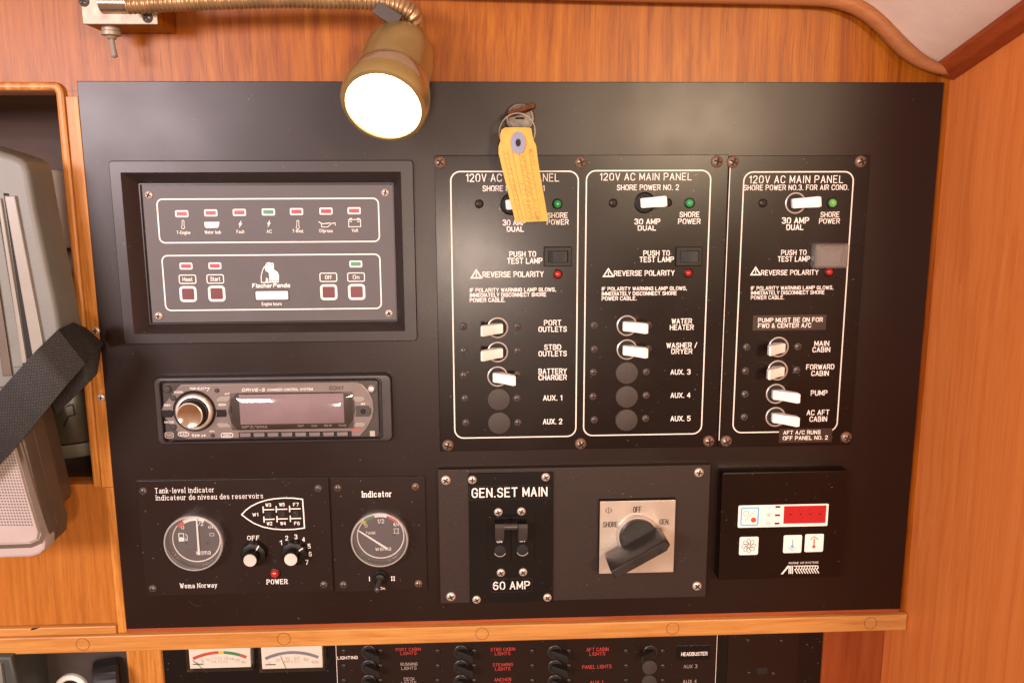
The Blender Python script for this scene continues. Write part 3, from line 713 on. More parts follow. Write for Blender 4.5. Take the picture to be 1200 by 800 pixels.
# ================================================================== THE BLACK BOARD
gi = quad((141, 203.5), (470, 200), (474.5, 388), (157, 391.5), .003)
HX = (gi[0] - .002, gi[1] + .002, gi[2] - .002, gi[3] + .002)       # cut-out for the recessed generator panel
b = MB('board')
o = [(BX0, BZ0), (BX1, BZ0), (BX1, BZ1), (BX0, BZ1)]; h = [(HX[0], HX[2]), (HX[1], HX[2]), (HX[1], HX[3]), (HX[0], HX[3])]
rg = lambda q, d: [(x, -d, z) for x, z in q]
b.loops([rg(o, -.004), rg(o, -.0004), rg(inset(o, .0004), 0), rg(h, 0), rg(h, -.0039)], False, False)
board = b.obj('instrument_board')
tag(board, 'large matt black board that carries all the instruments and switch panels', 'instrument board')
c = at(609, 139, 0)
b = MB('lockface', 'hole')
b.lathe(c, [(.0112, 0), (.0112, .0035), (.0103, .0048), (.0090, .0050), (.0086, .0042), (0, .0042)], 36)
b.m = 1; b.box(c.x - .0034, c.x + .0034, c.z - .0009, c.z + .0005, .0041, .0046)
b.obj('lock_cylinder', board)
for pts in (((221, 703), (226, 707.5), (231, 709.5), (236, 709.2)), ((199.5, 729.5), (203, 732)), ((963, 712), (966.5, 706)), ((214, 671.5), (217, 674)), ((1012, 598), (1013.5, 600.5)), ((392, 118), (394, 119.5)), ((905, 233), (909, 231))):
    b = MB('plug'); b.ribbon([xz(*q) for q in pts], .00028, .00008); b.obj('dust_hair', board)

# ------------------------------------------------------------------ generator control panel (upper left)
RD = -0.009                                                        # depth of the recessed face
gx = quad((127.5, 189), (484.5, 187), (489, 400), (144.5, 403), .003)
gp = thing('generator_control_panel', 'grey generator remote panel with indicator lights in a deep black bezel', 'control panel', ((gx[0] + gx[1]) / 2, 0, (gx[2] + gx[3]) / 2))
gi = quad((141, 203.5), (470, 200), (474.5, 388), (157, 391.5), .003)
gf = quad((162.5, 216), (460.5, 213), (466.5, 377), (176.5, 379), RD)
b = MB('bezel')
rg = lambda q, d: [(x, -d, z) for x, z in q]
o = rrect(*gx, .003, 4); o2 = inset(o, .0006); i0 = rrect(*gi, .0004, 4); i1 = rrect(*gf, .0004, 4)
b.loops([rg(o, .0002), rg(o, .0022), rg(o2, .0030), rg(i0, .0030), rg(inset(i0, .0005), .0026), rg(i1, RD + .0012), rg(inset(i1, .0008), RD + .0012), rg(inset(i1, .0008), RD - .001)], False, True)
b.obj('bezel', gp)
ff = quad((166.5, 219), (460, 215.5), (465.5, 375), (179, 377.5), RD)
MB('greyface').box(*ff, RD - .002, RD + .0004, .0002).obj('faceplate', gp)
FD = RD + .0005
for px, py in ((174.5, 228.5), (451.5, 226), (456, 367), (186, 370)): screw('nickel', px, py, 4.6, FD, gp)
b = MB('ink')
outline(b, (182.5, 234.5), (442, 231.5), (446, 282.5), (188.5, 285), FD, .0042, .0010)
outline(b, (189, 300.5), (444, 297), (448, 361), (195, 364), FD, .0042, .0010)


def window(px, py, w_, h_, mat, name='indicator_light', rim=1.6, rr=.0012):
    a = xz(px - w_ / 2, py, FD); e2 = xz(px + w_ / 2, py, FD); u = xz(px, py - h_ / 2, FD); v = xz(px, py + h_ / 2, FD)
    q = (a[0], e2[0], v[1], u[1]); t = rim * .0007
    f = MB('ink', mat); ring = rrect(*q, rr, 4); inn = inset(ring, t)
    f.loops([rg(ring, FD + .00004), rg(inn, FD + .00008)], False, False); f.m = 1
    f.flat(inn, FD + .00002)
    return f.obj(name, gp)


tops = [(213, 250.5), (247, 249.5), (280.5, 249), (314.5, 248.5), (347.5, 248), (382, 247.5), (415, 247)]
for i, (px, py) in enumerate(tops): window(px, py, 15.5, 8.2, 'greenwin' if i == 3 else 'redwin')
window(218, 311.8, 15, 8, 'redwin'); window(251.8, 311.5, 15, 8, 'redwin'); window(417, 309.3, 15, 8, 'greenwin')
for px, py in ((220.5, 344.5), (254, 344), (385.3, 342.3), (418, 342)):
    window(px, py, 20, 18.5, 'maroon', 'push_button', 2.6, .0028)
for s_, x0, y0, x1, y1 in (('Heat', 214, 324.8, 225.5, 329.5), ('Start', 246.5, 324.5, 258, 329.2), ('Off', 381, 322.6, 388.5, 327.2), ('On', 413.5, 322.4, 421, 327)):
    T(b, s_, x0, y0, x1, y1, FD, .17)
    cx, cy = (x0 + x1) / 2, (y0 + y1) / 2
    a = xz(cx - 10, cy - 4.8, FD); e2 = xz(cx + 10, cy + 4.8, FD); b.ribbon(rrect(a[0], e2[0], e2[1], a[1], .0012, 4), .0007, FD, closed=True)
for s_, px, py, hw in (('T-Engine', 215, 272.5, 8), ('Water leak', 249.5, 272, 9.5), ('Fault', 281.8, 271.5, 4.5), ('AC', 315.5, 271.2, 3), ('T-Wind.', 349.3, 270.7, 6.5), ('Oilpress', 382, 270.4, 7.8), ('Volt', 416, 270, 3.6)):
    T(b, s_, px - hw, py - 1.9, px + hw, py + 1.9, FD, .15)
T(b, 'Engine hours', 306.8, 354, 330, 357.8, FD, .15)
T(b, 'Fischer', 295.5, 332.2, 318.5, 337, FD, .24, slant=.10); T(b, 'Panda', 320, 331.8, 339.5, 336.6, FD, .24, slant=.10)


def pl_px(pts, d=None): return [xz(px, py, FD if d is None else d) for px, py in pts]


for cx in (214.5, 349):                                            # thermometers
    b.ribbon(pl_px([(cx - 1.2, 259), (cx - 1.2, 264.6), (cx - 2, 266.3), (cx - 1, 268), (cx + 1, 268), (cx + 2, 266.3), (cx + 1.2, 264.6), (cx + 1.2, 259), (cx, 258)]), .0004, FD, closed=True)
b.flat(pl_px([(239.3, 260.2), (257, 260), (256.6, 264.6), (255, 267), (241.3, 267.2), (239.6, 264.8)]), FD)
for cx, cy in ((281.5, 262.5), (315, 262)):                        # lightning
    b.flat(pl_px([(cx + 1.4, cy - 4.6), (cx - 2.2, cy + .8), (cx - .4, cy + .7), (cx - 1.4, cy + 4.8), (cx + 2.4, cy - 1), (cx + .5, cy - .9)][::-1]), FD)
b.ribbon(pl_px([(376.5, 262), (377, 266), (384, 266), (388.5, 262), (392.5, 261), (393, 264)]), .0005, FD); b.ribbon(pl_px([(373.5, 260), (378, 262.3), (387, 261.3)]), .0006, FD + .00002)
b.ribbon(pl_px([(408.5, 257.5), (422.5, 257.2), (422.7, 265.6), (408.7, 265.9)]), .0005, FD, closed=True)
for x_ in (411, 420): b.ribbon(pl_px([(x_ - 1.3, 259.6), (x_ + 1.3, 259.6)]), .0005, FD); b.ribbon(pl_px([(x_ - 1.2, 256.2), (x_ + 1.2, 256.2)]), .0007, FD + .00002)
b.obj('lettering', gp)
# seated bear emblem above the hour meter
b = MB('ink', 'greyface')
b.ribbon(pl_px([(310, 312), (307.5, 317), (306, 324), (306.3, 331), (316, 331)]), .0006, FD)
b.flat(pl_px([(312, 308.5), (315, 307), (318, 308.5), (321, 311), (320.8, 315.5), (325.5, 318.8), (327, 323), (326.6, 331), (316, 331), (315.6, 325), (314.8, 319.3), (311.5, 317.6), (310, 313)][::-1]), FD + .00003)
b.flat(pl_px([(311, 331), (312, 325), (314.2, 327), (314.4, 331)][::-1]), FD + .00003)
for q in ((313.8, 309.5), (319, 309.7)): b.lathe(at(*q, FD), [(.0013, .00004), (.0011, .00009), (0, .00010)], 12)
b.m = 1
for q in ((313.8, 309.6), (318.8, 309.8)): b.lathe(at(*q, FD), [(.0006, .00010), (0, .00013)], 10)
for x_ in (318, 321.6, 325): b.ribbon(pl_px([(x_ - 1.1, 329), (x_ + .9, 328.8)]), .0006, FD + .0001)
b.obj('emblem', gp)
b = MB('bezel', 'whiteplastic'); a = xz(298.2, 340, FD); e2 = xz(339.2, 352, FD)
b.box(a[0], e2[0], e2[1], a[1], FD - .0002, FD + .0002, 0, .0014); b.m = 1; a = xz(299.5, 341.2, FD); e2 = xz(338, 350.8, FD)
b.box(a[0], e2[0], e2[1], a[1], FD, FD + .0004, .0001, .0008); b.obj('hour_meter', gp)

# ------------------------------------------------------------------ car stereo
so = quad((180.5, 441), (459, 437), (461.5, 517), (185.5, 520), .004)
st = thing('car_stereo', 'silver and black car stereo with a round volume knob and glossy display', 'stereo', ((so[0] + so[1]) / 2, 0, (so[2] + so[3]) / 2))
b = MB('sleeve')
si = quad((188.5, 447), (446, 442.5), (449, 514), (191, 517), .006)
o = rrect(*so, .0055, 6); i0 = rrect(*si, .003, 6)
b.loops([rg(o, 0), rg(o, .0045), rg(inset(o, .0012), .0068), rg(inset(i0, -.0006), .0070), rg(i0, .0062), rg(i0, .0012)], True, True)
b.obj('mounting_sleeve', st)
KD = .0062
fo = quad((190.5, 449), (442.5, 445), (445.5, 512.5), (193.5, 515), KD)
b = MB('radiodark'); b.box(*fo, .001, KD, .0008, .003); b.obj('front_panel', st)
KF = KD + .0012
b = MB('radio')
hexa = [(212, 450.5), (300, 449), (418, 447.3), (424, 449.5), (431, 457), (437, 468), (438.5, 479), (436.5, 490), (430, 502), (422, 511.3), (320, 512.7), (218, 514.5), (210, 509), (190.5, 487), (188.8, 481), (191, 475), (207, 455)]
b.prism([xz(px, py, KF) for px, py in hexa][::-1], KD - .0005, KF, .0008); b.obj('fascia', st)
KP = KF + .0001
b = MB('lcd'); a = xz(268, 461, KP); e2 = xz(416, 502.5, KP); dp = quad((276, 460.5), (407, 458.8), (408.5, 501.5), (277.5, 503.5), KP)
dr = [xz(*q, KP) for q in ((277, 460.5), (400, 459), (409, 462), (415, 470), (416.5, 480), (414, 491), (407.5, 500.5), (330, 502.5), (279, 503.7), (271, 495), (267.5, 482), (270, 469))][::-1]
b.m = 0; b.mats.append('radiodark'); b.m = 1; b.prism(dr, KP - .0002, KP + .0004); b.m = 0
b.box(dp[0] + .003, dp[1] - .003, dp[2] + .0045, dp[3] - .001, KP + .0002, KP + .0007)
dsp = b.obj('display', st)
b = MB('clearlens')                                                # bulging clear cover
rings = []
for k in range(9):
    th = math.pi * k / 8; ss = math.sin(th); zz = -math.cos(th)
    zc = (dp[2] + dp[3]) / 2; hz_ = (dp[3] - dp[2]) / 2
    rings.append([(x, -(KP + .0006 + .0042 * ss * e_), zc + hz_ * zz) for x, e_ in ((dp[0] - .004, .15), (dp[0] + .001, .75), (dp[0] + .006, 1), (dp[1] - .006, 1), (dp[1] - .001, .75), (dp[1] + .004, .15))])
b.loops(rings, False, False, closed=False); b.obj('display_cover', dsp)
c = at(228, 481.5, KF)
b = MB('hole', 'radio'); b.lathe(c, [(.0165, .0001), (.0160, .0008), (.0150, .0003), (.0138, .0002), (0, .0002)], 40); b.obj('knob_recess', st)
c = at(228.5, 481.5, KF)
b = MB('aluring', 'black', 'knobface')
b.lathe(c, [(.0142, .0002), (.0142, .0030), (.0132, .0042), (.0118, .0044)], 40); b.m = 1
b.lathe(c, [(.0118, .0043), (.0112, .0050), (.0102, .0052), (.0098, .0118), (.0094, .0124)], 40); b.m = 0
b.lathe(c, [(.0098, .0122), (.0097, .0130), (.0090, .0134)], 40); b.m = 2
b.lathe(c, [(.0090, .0133), (.0075, .0129), (.005, .0124), (.0025, .0121), (0, .0120)], 40); b.obj('volume_knob', st)


def padbtn(name, poly_px, mat, d=KF, h=.0009):
    q = MB(mat); q.prism([xz(*p, d) for p in poly_px][::-1], d - .0003, d + h, .0003); return q.obj(name, st)


padbtn('button', [(254, 467.3), (258, 464.5), (271.5, 463.8), (269.5, 467.5), (267, 470), (254.2, 470.3)], 'casehi')
padbtn('button', [(254.5, 495.6), (267, 495.2), (271, 500.2), (257.5, 500.4), (255, 498.5)], 'casehi')
padbtn('button', [(414.2, 464), (424, 463.6), (428, 466), (427, 469), (423, 470.3), (417, 470.4), (414.5, 467)], 'casehi')
padbtn('button', [(415, 499.2), (417.5, 494.8), (425, 494), (429, 496), (426.5, 499.5), (424, 500)], 'casehi')
padbtn('seek_button', [(190, 480.2), (200.5, 480), (203, 482), (203, 487), (200.8, 488.6), (191.5, 488.8), (189.5, 484)], 'black')
padbtn('seek_button', [(253.5, 479.8), (264.5, 479.6), (265.8, 484), (265, 488), (253.8, 488.2), (254.5, 484)], 'black')
padbtn('disc_button', [(417, 475.4), (432, 475.2), (434.8, 478), (434.6, 485), (432, 487.6), (416.5, 487.8), (417.5, 482)], 'radiodark')
padbtn('preset_slot', [(279.5, 506.2), (412, 504.6), (412.5, 511.6), (280, 513.2)], 'hole', KF, .0002)
for k in range(8):
    x0 = 281.2 + 16.25 * k; y0 = 507 - k * .17
    padbtn('preset_button', [(x0, y0), (x0 + 12.5, y0 - .1), (x0 + 13, y0 + 4.3), (x0 + .5, y0 + 4.5)], 'radio', KF, .0013)
for px, py, r in ((196, 455.8, 4.2), (203.5, 465.8, 3.3), (204, 499.7, 3.4), (254.5, 457, 2.6), (249.6, 509.6, 2.2)):
    q = MB('radiodark'); cc = at(px, py, KF - .0006); q.lathe(cc, [(r * .00069, 0), (r * .00069, .0012), (r * .0005, .0018), (0, .0019)], 18); q.obj('round_button', st)
q = MB('aluring'); cc = at(435.5, 455, KD); q.lathe(cc, [(.003, 0), (.0028, .0022), (.002, .0036), (0, .0040)], 20); q.obj('release_button', st)
q = MB('hole'); q.lathe(at(425.5, 482, KF + .001), [(.0021, 0), (.0018, .0003), (0, .0002)], 18); q.obj('sensor_eye', st)
b = MB('ink')
T(b, 'PUSH SELECT', 222.5, 453.6, 241, 456.4, KP, .16, slant=.1); b.ribbon([xz(241, 454.4, KP), xz(245.3, 454.2, KP), xz(243, 458, KP)], .0004, KP)
T(b, 'DRIVE-S', 283.5, 455, 310, 458.3, KP, .2, slant=.15); T(b, 'CHANGER CONTROL SYSTEM', 313.5, 454.8, 366.5, 457.6, KP, .16)
T(b, 'AF', 263.3, 460.2, 269.3, 462.3, KP, .18); T(b, 'SEEK+', 256, 472.8, 265, 475.2, KP, .18); T(b, 'OFF', 423, 472.2, 428, 474.2, KP, .2)
T(b, 'SOURCE', 204, 458.2, 214.5, 460.5, KP, .16); T(b, 'SEEK-', 192, 473.5, 201, 475.6, KP, .18); T(b, 'MODE', 193, 493.4, 204, 495.6, KP, .18)
T(b, '52W x4', 225, 508.6, 241, 511.2, KP, .2); T(b, 'DSPL', 245.5, 504.2, 252, 506, KP, .16)
ea = at(215, 508.5, KP); b.ribbon([(ea.x + .0042 * math.cos(k * .26), ea.z + .0019 * math.sin(k * .26)) for k in range(24)], .0004, KP, closed=True); T(b, 'CAT', 211, 507.4, 219, 509.8, KP, .2)
a = xz(259, 507.4, KP); e2 = xz(273, 512, KP); b.ribbon(rrect(a[0], e2[0], e2[1], a[1], .0014, 4), .0004, KP, closed=True); T(b, 'DSO', 262, 508.5, 270, 511, KP, .18)
T(b, 'MP3/WMA', 283.5, 498.6, 313, 501.6, KP + .001, .18, slant=.15)
for s_, x_ in (('REP', 349), ('SHUF', 365), ('BBE MP', 380), ('PAUSE', 397)): T(b, s_, x_, 497.8 - (x_ - 349) * .015, x_ + (9 if len(s_) > 4 else 7), 500 - (x_ - 349) * .015, KP + .001, .16)
b.obj('lettering', st)
b = MB('ink_dark'); T(b, 'SONY', 385.5, 452.3, 403, 456.8, KP, .22, gap=1.8); b.obj('maker_lettering', st)
b = MB('ink_dim', 'arcred')
a = xz(433.4, 504.6, KD); e2 = xz(439.5, 510.8, KD); b.box(a[0], e2[0], e2[1], a[1], KD, KD + .0002); b.obj('badge', st); b = MB('ink_dim', 'arcred')
a = xz(193.5, 506.5, KD); e2 = xz(203.5, 512.5, KD); b.ribbon(rrect(a[0], e2[0], e2[1], a[1], .001, 3), .0005, KD + .0003, closed=True); T(b, 'DISC', 195, 508, 202.5, 511, KD + .0003, .2); b.obj('badge', st); b = MB('ink_dim', 'arcred')
b.m = 1; T(b, 'XM', 413, 502.2, 422, 505, KP, .3); b.obj('badge', st)

# ------------------------------------------------------------------ tank gauges
PD = .0016


def gauge(parent, pxo, pyo, pxd, pyd, ro=.0232):
    """clear drum cover standing 9 mm off its panel, dial at the bottom"""
    c = at(pxo, pyo, PD + .008)
    c.y = -PD
    face = MB('dialface'); face.lathe(c, [(ro * .96, .0001), (ro * .96, .0008), (0, .0008)], 48); g = face.obj('gauge', parent)
    cv = MB('cleardial')
    cv.lathe(c, [(ro, .0000), (ro, .0080), (ro * .985, .0092), (ro * .95, .0098), (ro * .5, .0101), (0, .0102)], 56)
    cv.obj('cover', g)
    rm = MB('rimclear')
    rm.lathe(c, [(ro * 1.0, .0075), (ro * 1.008, .0083), (ro * .99, .0096), (ro * .955, .0102), (ro * .94, .0099)], 56)
    rm.obj('rim', g)
    return c, g


tk = quad((159, 562.5), (385, 559.5), (391, 694), (170.5, 697), PD)
tp = thing('tank_level_panel', 'black tank-level panel with fuel gauge, boat diagram and two selector knobs', 'gauge panel', ((tk[0] + tk[1]) / 2, 0, (tk[2] + tk[3]) / 2))
MB('plate_b').box(*tk, .0001, PD, .0004, .0006).obj('plate', tp)
for q in ((168, 575), (373, 572), (179, 689), (379.5, 684.5)): screw('dull', *q, 4.6, PD, tp)
L = PD + .00015
b = MB('ink')
T(b, 'Tank-level indicator', 181.5, 571.0, 251, 577, L, .115, serif=True, gap=1.9)
T(b, 'Indicateur de niveau des reservoirs', 182.5, 578.8, 308.5, 584.6, L, .115, serif=True, gap=1.9)
T(b, 'Wema Norway', 211, 682.8, 254.5, 688.2, L, .13, serif=True, gap=1.9)
T(b, 'OFF', 289.8, 627.4, 304.3, 632.2, L, .17, serif=True, gap=1.9); T(b, 'POWER', 312.5, 678.4, 337.2, 683.8, L, .18, serif=True, gap=1.9)
for s_, x_, y_ in (('1', 328.6, 635.5), ('2', 336, 630), ('3', 346.7, 628.6), ('4', 355.7, 631.7), ('5', 362.3, 639.5), ('6', 363.5, 648.7), ('7', 359.6, 658.4)):
    T(b, s_, x_ - (1 if s_ == '1' else 1.6), y_ - 2.6, x_ + 1.6, y_ + 2.6, L, .18)
up = [(283.2, 602.6), (288, 597.5), (294, 593), (302, 589), (311, 586), (321, 584.1), (332, 583.2), (343, 583.3), (354.5, 584.6), (355.8, 602), (356.8, 618.3), (345, 619.8), (332, 620.2), (320, 619.4), (308, 617), (298, 613), (290, 608)]
b.ribbon([xz(*q, L) for q in up], .00095, L, closed=True)
for x_ in (308.3, 323.6, 339.2):
    dy = -(x_ - 308) * .03
    b.ribbon([xz(x_, 593.5 + dy, L), xz(x_ + .3, 600.2 + dy, L)], .0009, L); b.ribbon([xz(x_ + .8, 596.9 + dy, L), xz(x_ + 12.6, 596.6 + dy, L)], .0009, L + .00003)
    b.ribbon([xz(x_ + .9, 605.2 + dy, L), xz(x_ + 1.2, 611.6 + dy, L)], .0009, L); b.ribbon([xz(x_ + 1.5, 608.2 + dy, L), xz(x_ + 13.2, 607.9 + dy, L)], .0009, L + .00003)
for s_, x_, y_ in (('W3', 314.4, 591.3), ('W5', 330.4, 590.8), ('F7', 346.8, 590.8), ('W1', 299.2, 602.6), ('W2', 315.8, 613), ('W4', 331.8, 612.9), ('F6', 348, 612.8)):
    T(b, s_, x_ - 3.2, y_ - 1.9, x_ + 3.2, y_ + 1.9, L, .2)
b.obj('lettering', tp)
b = MB('hole', 'grit')
for x_, y_ in ((314.3, 602.4), (330.2, 602), (346.4, 602)):
    a = xz(x_ - 3.8, y_ - 3.6, L); e2 = xz(x_ + 3.9, y_ + 3.6, L); b.m = 0; b.box(a[0], e2[0], e2[1], a[1], PD - .0004, PD + .00012)
    a = xz(x_ - 1.4, y_ - 2.4, L); b.m = 1; b.box(a[0], e2[0] - .0003, e2[1] + .0002, a[1], PD, PD + .0003)
b.obj('tank_lamp_window', tp)
c, g = gauge(tp, 227, 636, 232, 633)
dd = PD + .0010; R_ = .0188
b = MB('ink', 'arcred', 'ink_thin'); cc = (c.x, c.z)
b.m = 2; b.ribbon([(cc[0] + R_ * math.cos(k * math.pi / 32), cc[1] + R_ * math.sin(k * math.pi / 32)) for k in range(64)], .0009, dd, closed=True)
b.m = 0; arc_band(b, cc, R_ * .86, R_ * 1.0, 66, 122, dd + .0001); b.m = 1; arc_band(b, cc, R_ * .84, R_ * 1.03, 122, 140, dd + .0002)
b.m = 0
text(b, '0', cc[0] - .0112, cc[1] + .0092, cc[0] - .0092, cc[1] + .0122, dd + .0001, .16); text(b, '1/2', cc[0] + .0008, cc[1] + .0118, cc[0] + .0062, cc[1] + .0150, dd + .0001, .16)
text(b, '4/4', cc[0] + .0098, cc[1] + .0092, cc[0] + .0140, cc[1] + .0116, dd + .0001, .16); text(b, 'wema', cc[0] - .0010, cc[1] - .0130, cc[0] + .0105, cc[1] - .0085, dd + .0001, .12)
fx, fz = cc[0] - .0118, cc[1] + .0018                                # fuel pump sign
b.box(fx - .0022, fx + .0022, fz - .003, fz + .0004, dd, dd + .0001); b.ribbon([(fx - .0019, fz + .0008), (fx - .0019, fz + .0036), (fx + .0019, fz + .0036), (fx + .0019, fz + .0008)], .0006, dd + .0001)
b.ribbon([(fx + .0034, fz + .0032), (fx + .0046, fz + .0018), (fx + .0046, fz - .002), (fx + .0034, fz - .0024), (fx + .0034, fz - .0006)], .0005, dd + .0001)
b.ribbon(rrect(cc[0] + .0108, cc[0] + .0142, cc[1] + .003, cc[1] + .0052, .0002, 2), .0003, dd + .0001, closed=True)
b.obj('dial_marking', g)
b = MB('ink'); b.prism([(cc[0] + .0008, cc[1] - .0125), (cc[0] + .0024, cc[1] - .0125), (cc[0] + .0022, cc[1] + .0185), (cc[0] + .0012, cc[1] + .0185)], dd + .0012, dd + .0016); b.obj('needle', g)
b = MB('hole'); [b.lathe((cc[0] + s_ * .0085, -dd, cc[1] - .0030), [(.0011, 0), (.0010, .0003), (0, .0002)], 14) for s_ in (-1, 1)]; b.obj('dial_screw', g)


def knob(px, py, pxc, pyc, ang, parent):
    c = at(px, py, PD)
    b = MB('black'); n = 36
    rings = []
    for h, r in ((0, .0102), (.001, .0104), (.0065, .0098), (.0070, .0088), (.0072, .0060)):
        rings.append([c + Vector((r * (1 - (.05 if k % 4 == 0 and 0 < h < .0068 else 0)) * math.cos(2 * math.pi * k / n), -h, r * (1 - (.05 if k % 4 == 0 and 0 < h < .0068 else 0)) * math.sin(2 * math.pi * k / n))) for k in range(n)])
    b.loops(rings, False, True)
    ax = Vector((0, -1, 0))
    b.lathe(c, [(.0060, .0070), (.0058, .0150), (.0054, .0158), (.0052, .0155)], 28)
    k = b.obj('selector_knob', parent)
    m = MB('capsilver'); m.lathe(c, [(.0052, .0153), (.0050, .0162), (.003, .0163), (0, .0160)], 28); m.obj('cap', k)
    m = MB('ink'); u = Vector((math.cos(ang), math.sin(ang))); p0 = Vector((c.x, c.z))
    m.ribbon([p0 + u * .0062, p0 + u * .0098], .0009, PD + .0075); m.obj('pointer', k)
    return k


knob(298.8, 646.5, 291.5, 656, D2R(58), tp); knob(345.5, 645.5, 339.5, 653.5, D2R(35), tp)
led(322.5, 671, PD, tp, 'redlens', .0036, 'power_light')
q = MB('hole'); q.lathe(at(322, 657, PD), [(.0016, .0001), (0, .00015)], 16); q.obj('screw_hole', tp)

ik = quad((387, 559.5), (497.5, 558), (501.8, 690.5), (392.6, 693.5), PD)
ip = thing('waste_level_panel', 'small black panel headed Indicator with one round gauge and a toggle', 'gauge panel', ((ik[0] + ik[1]) / 2, 0, (ik[2] + ik[3]) / 2))
MB('plate_b').box(*ik, .0001, PD, .0004, .0006).obj('plate', ip)
for q in ((396, 571.5), (487, 570), (402.5, 684.5), (490.5, 683.3)): screw('dull' if q[0] < 450 else 'bronze', *q, 4.6, PD, ip)
b = MB('ink'); T(b, 'Indicator', 424, 575, 459.2, 582, L, .17, serif=True, gap=1.9)
T(b, 'I', 432.6, 675.3, 433.4, 680.3, L, .2, serif=True, gap=1.9); T(b, 'II', 458.6, 675, 462.6, 679.8, L, .2, serif=True, gap=1.9); T(b, 'On', 445, 687.5, 451, 690.4, L, .2); b.obj('lettering', ip)
c, g = gauge(ip, 445, 632, 446.5, 628.5, .0230)
b = MB('ink', 'arcred', 'ink_thin', 'arcgreen', 'arcyellow'); cc = (c.x, c.z)
b.m = 2; b.ribbon([(cc[0] + R_ * math.cos(k * math.pi / 32), cc[1] + R_ * math.sin(k * math.pi / 32)) for k in range(64)], .0009, dd, closed=True)
b.m = 3; arc_band(b, cc, R_ * .88, R_ * 1.08, 106, 132, dd + .0002); b.m = 4; arc_band(b, cc, R_ * .88, R_ * 1.08, 132, 142, dd + .0002); b.m = 0; arc_band(b, cc, R_ * .88, R_ * 1.06, 72, 105, dd + .0001); b.m = 1; arc_band(b, cc, R_ * .88, R_ * 1.06, 42, 66, dd + .0002)
b.m = 0
text(b, '0', cc[0] - .0125, cc[1] + .0080, cc[0] - .0105, cc[1] + .0108, dd + .0001, .16); text(b, '1/2', cc[0] - .0022, cc[1] + .0112, cc[0] + .0032, cc[1] + .0146, dd + .0001, .16)
text(b, '4/4', cc[0] + .0105, cc[1] + .0085, cc[0] + .0152, cc[1] + .0115, dd + .0001, .16); text(b, 'wema', cc[0] - .0045, cc[1] - .0125, cc[0] + .0080, cc[1] - .0085, dd + .0001, .12)
text(b, 'TANK', cc[0] - .0120, cc[1] + .0018, cc[0] - .0040, cc[1] + .0042, dd + .0001, .15)
zx, zz_ = cc[0] + .0128, cc[1] + .0042; b.ribbon([(zx - .002, zz_ + .002), (zx + .002, zz_ + .002), (zx + .0012, zz_), (zx + .002, zz_ - .002), (zx - .002, zz_ - .002), (zx - .0012, zz_)], .0004, dd + .0001, closed=True)
b.obj('dial_marking', g)
p0 = Vector((cc[0] + .0055, cc[1] - .0105)); p1 = Vector((cc[0] - .0185, cc[1] + .0065)); nn = (p1 - p0).normalized(); pp = Vector((-nn.y, nn.x))
b = MB('ink'); b.prism([tuple(q) for q in (p0 + pp * .0009, p0 - pp * .0009, p1 - pp * .0005, p1 + pp * .0005)], dd + .0012, dd + .0016); b.obj('needle', g)
b = MB('hole'); [b.lathe((cc[0] + s_ * .0110, -dd, cc[1] + .0010), [(.0011, 0), (.0010, .0003), (0, .0002)], 14) for s_ in (-1, 1)]; b.obj('dial_screw', g)
c = at(446, 675.5, PD)
b = MB('black'); b.lathe(c, [(.0062, 0), (.0062, .0018), (.0052, .0026), (.0044, .0026), (.0040, .0050), (.0026, .0056), (0, .0056)], 24); tg = b.obj('toggle_switch', ip)
b = MB('radiodark'); p0 = c + Vector((0, -.005, 0)); b.tube([p0 + Vector((0, -.001, 0)) * 0, p0 + Vector((-.0008, -.005, -.0022)), p0 + Vector((-.0015, -.0095, -.0045)), p0 + Vector((-.0016, -.0105, -.0050))], lambda i: (.0017, .0020, .0025, .0016)[i], 12); b.obj('lever', tg)

# ------------------------------------------------------------------ AC breaker panels
AD = .0018; AL = AD + .00015


def warn(mb, px, py, hw, hh):
    a, c_, e_ = xz(px - hw, py + hh, AL), xz(px + hw, py + hh, AL), xz(px, py - hh, AL)
    mb.ribbon([a, c_, e_], .0010, AL, closed=True); mb.ribbon([xz(px, py - hh * .25, AL), xz(px, py + hh * .3, AL)], .0007, AL + .00003); mb.ribbon([xz(px - .3, py + hh * .62, AL), xz(px + .3, py + hh * .62, AL)], .0007, AL + .00003)


a1 = quad((507.5, 182), (849.5, 181.5), (844.5, 524), (517, 528), AD)
ap = thing('breaker_panel', 'black breaker panel with two outlined switch columns headed shore power no. 1 and no. 2', 'breaker panel', ((a1[0] + a1[1]) / 2, 0, (a1[2] + a1[3]) / 2), 'mains breaker panels')
MB('plate').box(*a1, .0001, AD, .0004, .0008).obj('plate', ap)
for q in ((516, 190.5), (680.5, 190.5), (840, 189.5), (525, 521.5), (680.5, 519.5), (830.5, 516.5)): screw('bronze', *q, 6.7, AD, ap)
b = MB('ink_thin')
outline(b, (527, 201.5), (676, 200.5), (676.5, 510), (534, 514), AL)
outline(b, (685, 200), (831, 200), (824, 507), (686, 511), AL)
b.obj('border_line', ap)
b = MB('ink')
B_ = .20
T(b, '120V AC MAIN PANEL', 546, 203.8, 655, 212.8, AL, .135, gap=2.1); T(b, 'SHORE POWER NO. 1', 565.5, 217.6, 638, 224, AL, .17)
T(b, 'SHORE', 641.5, 249.3, 665, 255.3, AL, .19); T(b, 'POWER', 640.8, 257.2, 666.2, 263.2, AL, .19)
T(b, '30 AMP', 589.2, 257.6, 616, 264, AL, .22); T(b, 'DUAL', 594, 265.6, 613.8, 271.4, AL, .22)
T(b, 'PUSH TO', 597, 294.6, 628, 300.8, AL, B_); T(b, 'TEST LAMP', 594.4, 302.4, 635.5, 308.8, AL, B_)
